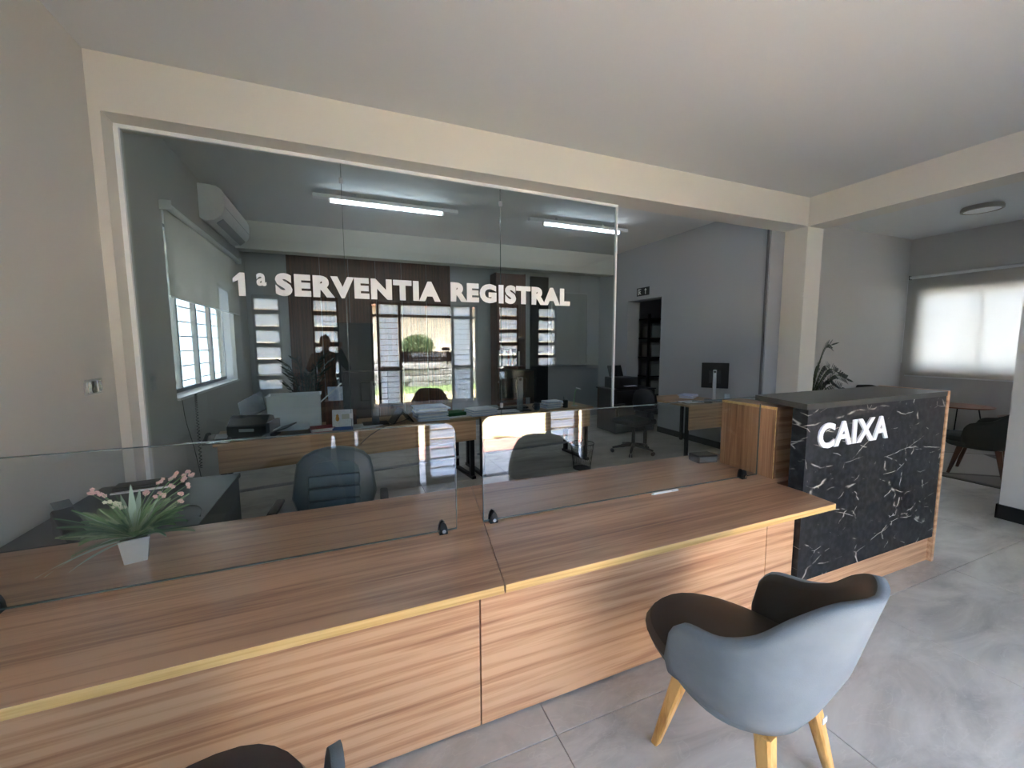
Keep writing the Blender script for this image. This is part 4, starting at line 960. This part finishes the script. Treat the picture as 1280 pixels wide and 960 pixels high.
for k, (a, b_) in enumerate(zip(zz, zz[1:])):
    wa = .155 if k < 3 else .155; bm = B()
    if k < 3: box2(bm, (-wa, .094, a+.003), (wa, .125, b_-.003), bev=.013, seg=3)
    else: prism(bm, [(-wa, a+.003), (wa, a+.003), (wa-.01, b_-.05), (wa-.05, b_-.012), (0, b_), (-wa+.05, b_-.012), (-wa+.01, b_-.05)], .100, .125, 'y')
    part('rib_cushion', bm, LEATH2, root, (0, 0, 0), (R(-5), 0, 0), smooth=True)
bm = B(); tube(bm, [(0, .0, .42), (0, .20, .43), (0, .265, .52), (0, .26, .72)], .02, 8); part('back_bar', bm, BLACKM, root, smooth='all')
for s in (-1, 1):
    bm = B(); tube(bm, spline([(s*.24, -.02, .43), (s*.31, -.02, .48), (s*.31, -.05, .62), (s*.30, .0, .645)], 4), .014, 8); box(bm, (s*.30, .0, .655), (.05, .24, .025), bev=.01, seg=2); part('armrest', bm, BLACK, root, smooth=True)

# black return desk behind the left counter
root = thing('return_desk', 'black topped return desk in the left corner behind the counter', 'desk', (-1.04, 2.70, 0))
bm = B(); box2(bm, (-.345, -.42, .722), (.36, .42, .75), bev=.002); part('desktop', bm, BLKTOP, root)
bm = B(); box2(bm, (-.34, -.41, 0), (-.32, .41, .72)); box2(bm, (.33, -.41, .0), (.35, .41, .72)); part('side_panel', bm, BLKTOP, root)
root = thing('document_tray', 'flat black tray with a white edge on the far side of the black return desk', 'tray', (-1.12, 3.02, .75), R(6))
bm = B(); box2(bm, (-.16, -.05, 0), (.17, .06, .03), bev=.003); part('tray', bm, BLACK, root)
bm = B(); box2(bm, (-.16, -.075, 0), (.12, -.055, .008)); part('white_rule', bm, WHITE, root)
root = thing('card_terminal', 'black card payment terminal on its cradle left of the potted fern', 'card terminal', (-1.17, 2.36, .75), R(40))
bm = B(); box(bm, (0, .02, .070), (.075, .15, .03), rot=Euler((R(25), 0, 0)), bev=.01, seg=2); part('body', bm, BLACK, root, smooth=True)
bm = B(); prism(bm, [(-.09, 0), (.09, 0), (.09, .10), (-.04, .02)], -.035, .035, 'x'); part('cradle', bm, BLACK, root)
bm = B(); box(bm, (0, .075, .131), (.06, .05, .003), rot=Euler((R(30), 0, 0))); part('display', bm, GREYP, root)
cord('cable', 'thin cable curling on the black return desk', [(-1.02, 2.46, .754), (-.9, 2.55, .754), (-.78, 2.56, .754), (-.72, 2.48, .754), (-.70, 2.38, .754)], .003, BLACK)

# ---------------------------------------------------------------- right-hand desk of the office
root = thing('office_desk', 'wooden desk with front panel standing against the right office wall', 'desk', (4.32, 4.14, 0))
bm = B(); r_ = .12; P = [(0, 0), (.86, 0), (.86, 1.0), (r_, 1.0)] + [(r_-r_*math.sin(t), 1.0-r_+r_*math.cos(t)) for t in [k*math.pi/12 for k in range(1, 7)]]
prism(bm, P, .722, .75); part('desktop', bm, WD, root)
bm = B(); box2(bm, (.02, .012, .40), (.85, .03, .72)); part('modesty_panel', bm, WD, root)
bm = B()
for x, y in ((.05, .08), (.05, .92), (.8, .08), (.8, .92)): box2(bm, (x-.02, y-.02, 0), (x+.02, y+.02, .72))
part('leg_frame', bm, BLACKM, root)
root = monitor('black monitor on a silver stand on the right wooden desk', (5.02, 4.36, .75), R(-50), .36, .38, .37, .05, R(8), True)
stack('scattered white papers on the right wooden desk left of its monitor', (4.95, 4.78, .75), R(30), 4, .30, .21, .010, [PAPER, PAPERB])
stack('thin dark folders lying at the front of the right wooden desk', (4.55, 4.36, .75), R(-8), 2, .30, .2, .008, [mat('dark_folder', (60, 48, 40), .6), PAPER])
root = thing('keyboard', 'black keyboard under the monitor on the right wooden desk', 'keyboard', (4.72, 4.30, .75), R(-38))
bm = B(); box2(bm, (-.13, -.05, 0), (.13, .05, .016), bev=.003); part('base', bm, BLACK, root)
bm = B()
for r_ in range(4):
    for c_ in range(9): box(bm, (-.108+c_*.027, -.035+r_*.023, .018), (.022, .018, .005))
part('keys', bm, GREYP, root)
root = thing('glass_tumbler', 'pale tumbler behind the CAIXA desk at the foot of the office wall', 'cup', (5.06, 3.98, .75)); root.location = (5.10, 4.205, .75)
bm = B(); lathe(bm, [(.001, 0), (.034, 0), (.042, .11), (.039, .11), (.032, .006), (.001, .006)], 20); part('tumbler', bm, mat('pale_plastic_cup', (176, 190, 198), .25), root, smooth=True)
root = thing('low_black_cabinet', 'low black cabinet beside the office door carrying the printer', 'cabinet', (4.72, 6.02, 0))
bm = B(); box2(bm, (-.42, -.28, .03), (.42, .28, .78), bev=.003); part('body', bm, BLACK, root)
bm = B(); box2(bm, (-.44, -.30, .781), (.44, .30, .80), bev=.002); part('top', bm, BLACK, root)
for s in (-1, 1):
    bm = B(); box2(bm, (s*.21-.2, -.298, .05), (s*.21+.2, -.281, .77)); q = part('door', bm, BLACK, root)
    bm = B(); box2(bm, (s*.03-.006, -.315, .40), (s*.03+.006, -.299, .50)); part('handle', bm, STEEL, q)
root = thing('printer', 'black printer on the low black cabinet, paper edge showing', 'printer', (4.60, 6.0, .80), R(5))
bm = B(); box2(bm, (-.22, -.2, 0), (.22, .2, .20), bev=.02, seg=2); part('body', bm, BLACK, root, smooth=True)
bm = B(); box(bm, (0, .16, .29), (.32, .02, .22), rot=Euler((R(-20), 0, 0)), bev=.004); part('input_tray', bm, BLACK, root)
bm = B(); box2(bm, (-.12, -.28, .05), (.12, -.19, .056)); part('paper', bm, PAPER, root)
root = thing('office_chair', 'black office chair beside the right wooden desk', 'chair', (3.86, 4.72, 0), R(-80))
wheel_base(root, BLACKM)
bm = B(); box(bm, (0, 0, .47), (.47, .46, .08), bev=.03, seg=3); part('seat', bm, BLACK, root, smooth=True)
bm = B(); pad(bm, backshape(.19, .22, .21, .58, .93), .20, .25, .08, .006); part('backrest', bm, BLACK, root, smooth=True)
bm = B(); tube(bm, [(0, 0, .42), (0, .25, .43), (0, .29, .55), (0, .27, .75)], .018, 8); part('back_bar', bm, BLACKM, root, smooth='all')
for s in (-1, 1):
    bm = B(); tube(bm, [(s*.23, 0, .45), (s*.29, 0, .5), (s*.29, 0, .66)], .013, 8); box(bm, (s*.29, 0, .67), (.05, .24, .025), bev=.01, seg=2); part('armrest', bm, BLACK, root, smooth=True)
# shelf of archive boxes in the store room
root = thing('archive_shelf', 'dark shelf in the store room seen through the office door', 'shelf', (6.35, 6.95, 0))
bm = B()
for x in (-.5, .5):
    for y in (-.2, .2): box2(bm, (x-.02, y-.02, 0), (x+.02, y+.02, 2.2))
part('post', bm, BLACKM, root)
for z in (.1, .5, .9, 1.3, 1.7, 2.1):
    bm = B(); box2(bm, (-.5, -.21, z-.012), (.5, .21, z+.012)); part('shelf_board', bm, BLACKM, root)
for k, z in enumerate((.515, .915, 1.315, 1.715)):
    for j in range(2):
        r2 = thing('archive_box', 'pale grey archive box on the store room shelf, %s level, %s side' % (['lowest', 'second', 'third', 'topmost'][k], ['door', 'far'][j]), 'box', (6.12+j*.42, 6.93, z), 0, 'archive boxes on the store room shelf')
        bm = B(); box2(bm, (-.16, -.15, 0), (.16, .15, .25), bev=.004); part('body', bm, mat('grey_board_box', (170, 170, 164), .8), r2)
        bm = B(); box2(bm, (-.165, -.155, .252), (.165, .155, .30), bev=.004); part('lid', bm, mat('grey_board_lid', (140, 140, 136), .8), r2)

# ---------------------------------------------------------------- waiting room
root = thing('rug', 'grey rug with large geometric patches in the waiting room', 'rug', (7.9, 2.35, 0))
bm = B(); box2(bm, (-1.35, -1.35, 0), (1.35, 1.05, .012), bev=.003); part('base', bm, mat('rug_dark', (96, 92, 86), .95, bump=.6, bscale=200), root)
RL = [mat('rug_light', (166, 160, 152), .95, bump=.6, bscale=200), mat('rug_mid', (128, 122, 116), .95, bump=.6, bscale=200)]
for k, poly in enumerate(([(-1.3, .2), (-.4, -.5), (.4, .3), (-.5, 1.0), (-1.3, 1.0)], [(-1.3, -1.3), (-.2, -1.3), (-.45, -.55), (-1.3, .12)], [(.5, .25), (1.3, -.6), (1.3, 1.0), (-.4, 1.0)], [(-.35, -.55), (.0, -1.3), (1.3, -1.3), (1.3, -.7), (.42, .2)])):
    bm = B(); prism(bm, poly, .0122, .0155); part('patch', bm, RL[k % 2], root)
WT = wood('table_top_wood', (84, 48, 32), (120, 74, 52), (140, 92, 66), 'x')
for lab, x, y, z, r_ in (('round wooden coffee table with thin metal legs, the taller one', 8.85, 3.12, .60, .36), ('round wooden coffee table, the lower one behind the dark armchair', 8.95, 2.45, .50, .30)):
    root = thing('coffee_table', lab, 'table', (x, y, .016))
    bm = B(); lathe(bm, [(.001, z-.02), (r_-.01, z-.02), (r_, z-.01), (r_, z), (.001, z)], 32); part('tabletop', bm, WT, root, smooth=True)
    for k in range(3):
        a = k*2.094+.5; c, s = math.cos(a), math.sin(a)
        bm = B(); tube(bm, [(c*r_*.85, s*r_*.85, 0), (c*r_*.55, s*r_*.55, z-.02)], .008, 6); part('leg', bm, BLACKM, root)
root = thing('zz_plant', 'leafy dark green plant in a pot beside the pillar', 'plant', (6.30, 3.80, 0))
bm = B(); lathe(bm, [(.14, 0), (.17, .02), (.20, .55), (.185, .55), (.175, .50), (.001, .50)], 24); part('pot', bm, mat('pot_grey', (70, 70, 70), .6), root, smooth=True)
ZL = mat('zz_leaf', (18, 36, 16), .35)
for k, (ax, ay, hh) in enumerate(((.12, -.15, 1.56), (.42, -.10, 1.26), (.50, .05, 1.30), (.36, -.25, 1.18), (-.2, .0, 1.3), (-.1, .15, 1.4), (.25, .15, 1.2), (.05, -.3, 1.1), (.3, .0, 1.05), (-.3, -.2, 1.15), (.15, .0, 1.3), (.55, -.1, 1.02))):
    bm = B(); pts = spline([(0, 0, .5), (ax*.25, ay*.25, .5+(hh-.5)*.55), (ax*.65, ay*.65, hh-.06), (ax*1.0, ay*1.0, hh if k < 1 else hh-.10)], 7); tube(bm, pts, [.010-.00035*i for i in range(len(pts))], 6); st = part('stem', bm, mat('zz_stem', (52, 74, 34), .5), root, smooth='all')
    for j in range(6, len(pts), 1):
        t = (pts[min(j+1, len(pts)-1)]-pts[j-1]).normalized(); sd = t.cross(Vector((.4, -1, .2))).normalized()
        for s in ((-1, 1) if j < len(pts)-1 else (0,)):
            d = (sd*s+t*.55).normalized() if s else t; l = .115; wv = d.cross(Vector((.5, -.85, .1))).normalized()*.026; p = pts[j]; bb = B()
            vs = [bb.verts.new(v) for v in (p, p+d*l*.3+wv, p+d*l*.7+wv*.85, p+d*l, p+d*l*.7-wv*.85, p+d*l*.3-wv)]; bb.faces.new(vs)
            part('leaf', bb, ZL, st)

# ---------------------------------------------------------------- the person taking the picture (seen reflected in the partition)
def skin_mesh(verts, edges, radii, level=2):
    me = bpy.data.meshes.new('tmp'); me.from_pydata(verts, edges, []); o = bpy.data.objects.new('tmp', me); C.objects.link(o)
    md = o.modifiers.new('s', 'SKIN'); md.use_smooth_shade = True
    for v, r_ in zip(me.skin_vertices[0].data, radii): v.radius = (r_ if isinstance(r_, tuple) else (r_, r_))
    me.skin_vertices[0].data[0].use_root = True
    sb = o.modifiers.new('u', 'SUBSURF'); sb.levels = level; sb.render_levels = level
    bpy.context.view_layer.update()
    res = bpy.data.meshes.new_from_object(o.evaluated_get(bpy.context.evaluated_depsgraph_get())); bpy.data.objects.remove(o); return res
SKINM = mat('skin', (176, 128, 98), .55); SHIRT = mat('black_shirt', (22, 22, 26), .85); JEANS = mat('dark_trousers', (34, 38, 50), .85)
HAIR = mat('dark_hair', (34, 24, 18), .6); SHOE = mat('black_shoe', (18, 18, 18), .5)
PX, PY = -.15, -.42
root = thing('person', 'person in black shirt and dark trousers holding up a phone, reflected in the partition', 'person', (PX, PY, 0), 0)
ph = F.copy(); pc = Vector((0, 0, H))-ph*.030
sh, el, wr = [], [], []
for s in (-1, 1):
    sh.append(Vector((s*.185, 0, 1.40))); el.append(Vector((s*.31+.04, .10, 1.17)))
    wr.append(pc-Vector((PX, PY, 0))+Rt*(s*.085)-ph*.03+Vector((0, 0, -.055)))
V = [(0, 0, .96), (0, .0, 1.10), (0, .0, 1.27), (0, -.01, 1.40), (.0, .005, 1.49), (.0, .02, 1.56)]; Ed = [(0, 1), (1, 2), (2, 3), (3, 4), (4, 5)]
Rr = [(.15, .11), (.135, .10), (.155, .11), (.12, .09), (.052, .052), (.055, .055)]
for i in (0, 1):
    n0 = len(V); V += [tuple(sh[i]), tuple(sh[i].lerp(el[i], .5)), tuple(el[i]), tuple(el[i].lerp(wr[i], .55)), tuple(wr[i])]
    Ed += [(3, n0), (n0, n0+1), (n0+1, n0+2), (n0+2, n0+3), (n0+3, n0+4)]; Rr += [.058, .050, .042, .036, .026]
for s in (-1, 1):
    n0 = len(V); V += [(s*.09, 0, .90), (s*.10, .01, .70), (s*.10, .015, .48), (s*.105, -.01, .28), (s*.11, -.02, .09), (s*.12, .07, .045), (s*.125, .14, .035)]
    Ed += [(0, n0)]+[(n0+k, n0+k+1) for k in range(6)]; Rr += [.085, .075, .058, .055, .042, .040, .032]
body = skin_mesh(V, Ed, Rr, 1)
bm = B(); bm.from_mesh(body)
# head with brow, nose, lips, chin and ears
HC_ = Vector((.0, .035, 1.635)); res = bmesh.ops.create_uvsphere(bm, u_segments=28, v_segments=20, radius=1.0); hv = res['verts']
for v in hv:
    x, y, z = v.co; fx = x*.075; fy = y*.098; fz = z*.115
    if z < 0: fx *= 1-.28*z*z; fy *= 1-.10*z*z
    f = max(0, y)
    fy += .020*math.exp(-((x/.13)**2+((z+.12)/.2)**2))*(f > .3)       # nose
    fy -= .010*math.exp(-(((abs(x)-.42)/.18)**2+((z-.08)/.12)**2))*(f > .3)   # eye sockets
    fy += .006*math.exp(-((x/.3)**2+((z+.48)/.07)**2))*(f > .3)       # lips
    fy += .010*math.exp(-((x/.3)**2+((z+.85)/.15)**2))*(f > .0)       # chin
    v.co = Vector((fx, fy, fz))+HC_
for s in (-1, 1):
    ev = bmesh.ops.create_uvsphere(bm, u_segments=10, v_segments=8, radius=1.0)['verts']
    for v in ev: v.co = Vector((v.co.x*.010+s*.078, v.co.y*.018, v.co.z*.032))+HC_
    # hand: palm, four curled fingers and a thumb around the phone end
    w_ = wr[0 if s < 0 else 1]; pl = w_+Vector((0, 0, .045))+Rt*(s*.012)
    tube(bm, [w_, w_.lerp(pl, .6), pl, pl+Vector((0, 0, .02))], [.026, .032, .030, .018], 10)
    for k in range(4):
        b0 = pl+Vector((0, 0, -.018+.018*k))+Rt*(s*.018); l = (.020, .026, .028, .022)[k]
        tube(bm, [b0, b0+Rt*(s*.012)+ph*(.022), b0+Rt*(-s*.004)+ph*(.034), b0+Rt*(-s*l)+ph*.036-ph*.004], [.010, .0095, .0085, .006], 7)
    t0 = w_+Vector((0, 0, .018))-Rt*(s*.012); tube(bm, [t0, t0+Vector((0, 0, .022))-Rt*(s*.018), t0+Vector((0, 0, .044))-Rt*(s*.024)], [.013, .011, .008], 8)
part('body', bm, SKINM, root, smooth='all')
n1 = 16
tr = skin_mesh(V[:4]+V[6:16-2+2][:0]+[V[6], V[7], V[8], V[11], V[12], V[13]]+[(0, -.005, 1.45)], [(0, 1), (1, 2), (2, 3), (3, 4), (4, 5), (5, 6), (3, 7), (7, 8), (8, 9), (3, 10)], [(.165, .125), (.15, .115), (.17, .125), (.135, .105), .070, .062, .052, .070, .062, .052, .066], 1)
tr.materials.append(SHIRT); part('shirt', None, None, root, me=tr)
fs = []
for i in (0, 1):
    a, b_ = el[i], el[i].lerp(wr[i], .92); bm = B(); tube(bm, [a, a.lerp(b_, .5), b_], [.052, .046, .034], 10); part('sleeve', bm, SHIRT, root, smooth='all')
lg = [(0, 0, .97)]; le = []; lr = [(.165, .12)]
for s in (-1, 1):
    n0 = len(lg); lg += [(s*.09, 0, .90), (s*.10, .01, .70), (s*.10, .015, .48), (s*.105, -.01, .28), (s*.11, -.015, .10)]; le += [(0, n0)]+[(n0+k, n0+k+1) for k in range(4)]; lr += [.098, .088, .072, .066, .060]
tr = skin_mesh(lg, le, lr, 1); tr.materials.append(JEANS); part('trousers', None, None, root, me=tr)
for s in (-1, 1):
    bm = B(); box(bm, (s*.122, .07, .047), (.098, .29, .092), bev=.035, seg=3); part('shoe', bm, SHOE, root, smooth=True)
bm = B(); res = bmesh.ops.create_uvsphere(bm, u_segments=24, v_segments=16, radius=1.0)
for v in res['verts']: v.co = Vector((v.co.x*.083, v.co.y*.104-.012, v.co.z*.112+.020))+HC_
bmesh.ops.delete(bm, geom=[v for v in bm.verts if (v.co.y-HC_.y > .052 and v.co.z-HC_.z < .055) or v.co.z-HC_.z < -.06], context='VERTS')
part('hair', bm, HAIR, root, smooth='all')
root = thing('phone', 'black smartphone held up in landscape by the reflected person', 'phone', pc)
root.rotation_euler = M.to_euler()
bm = B(); box(bm, (0, 0, -.0), (.150, .074, .008), bev=.004, seg=2); part('case', bm, BLACK, root)
bm = B(); box(bm, (0, 0, .0045), (.142, .066, .001)); part('display', bm, mat('phone_display', (60, 66, 72), .1), root)
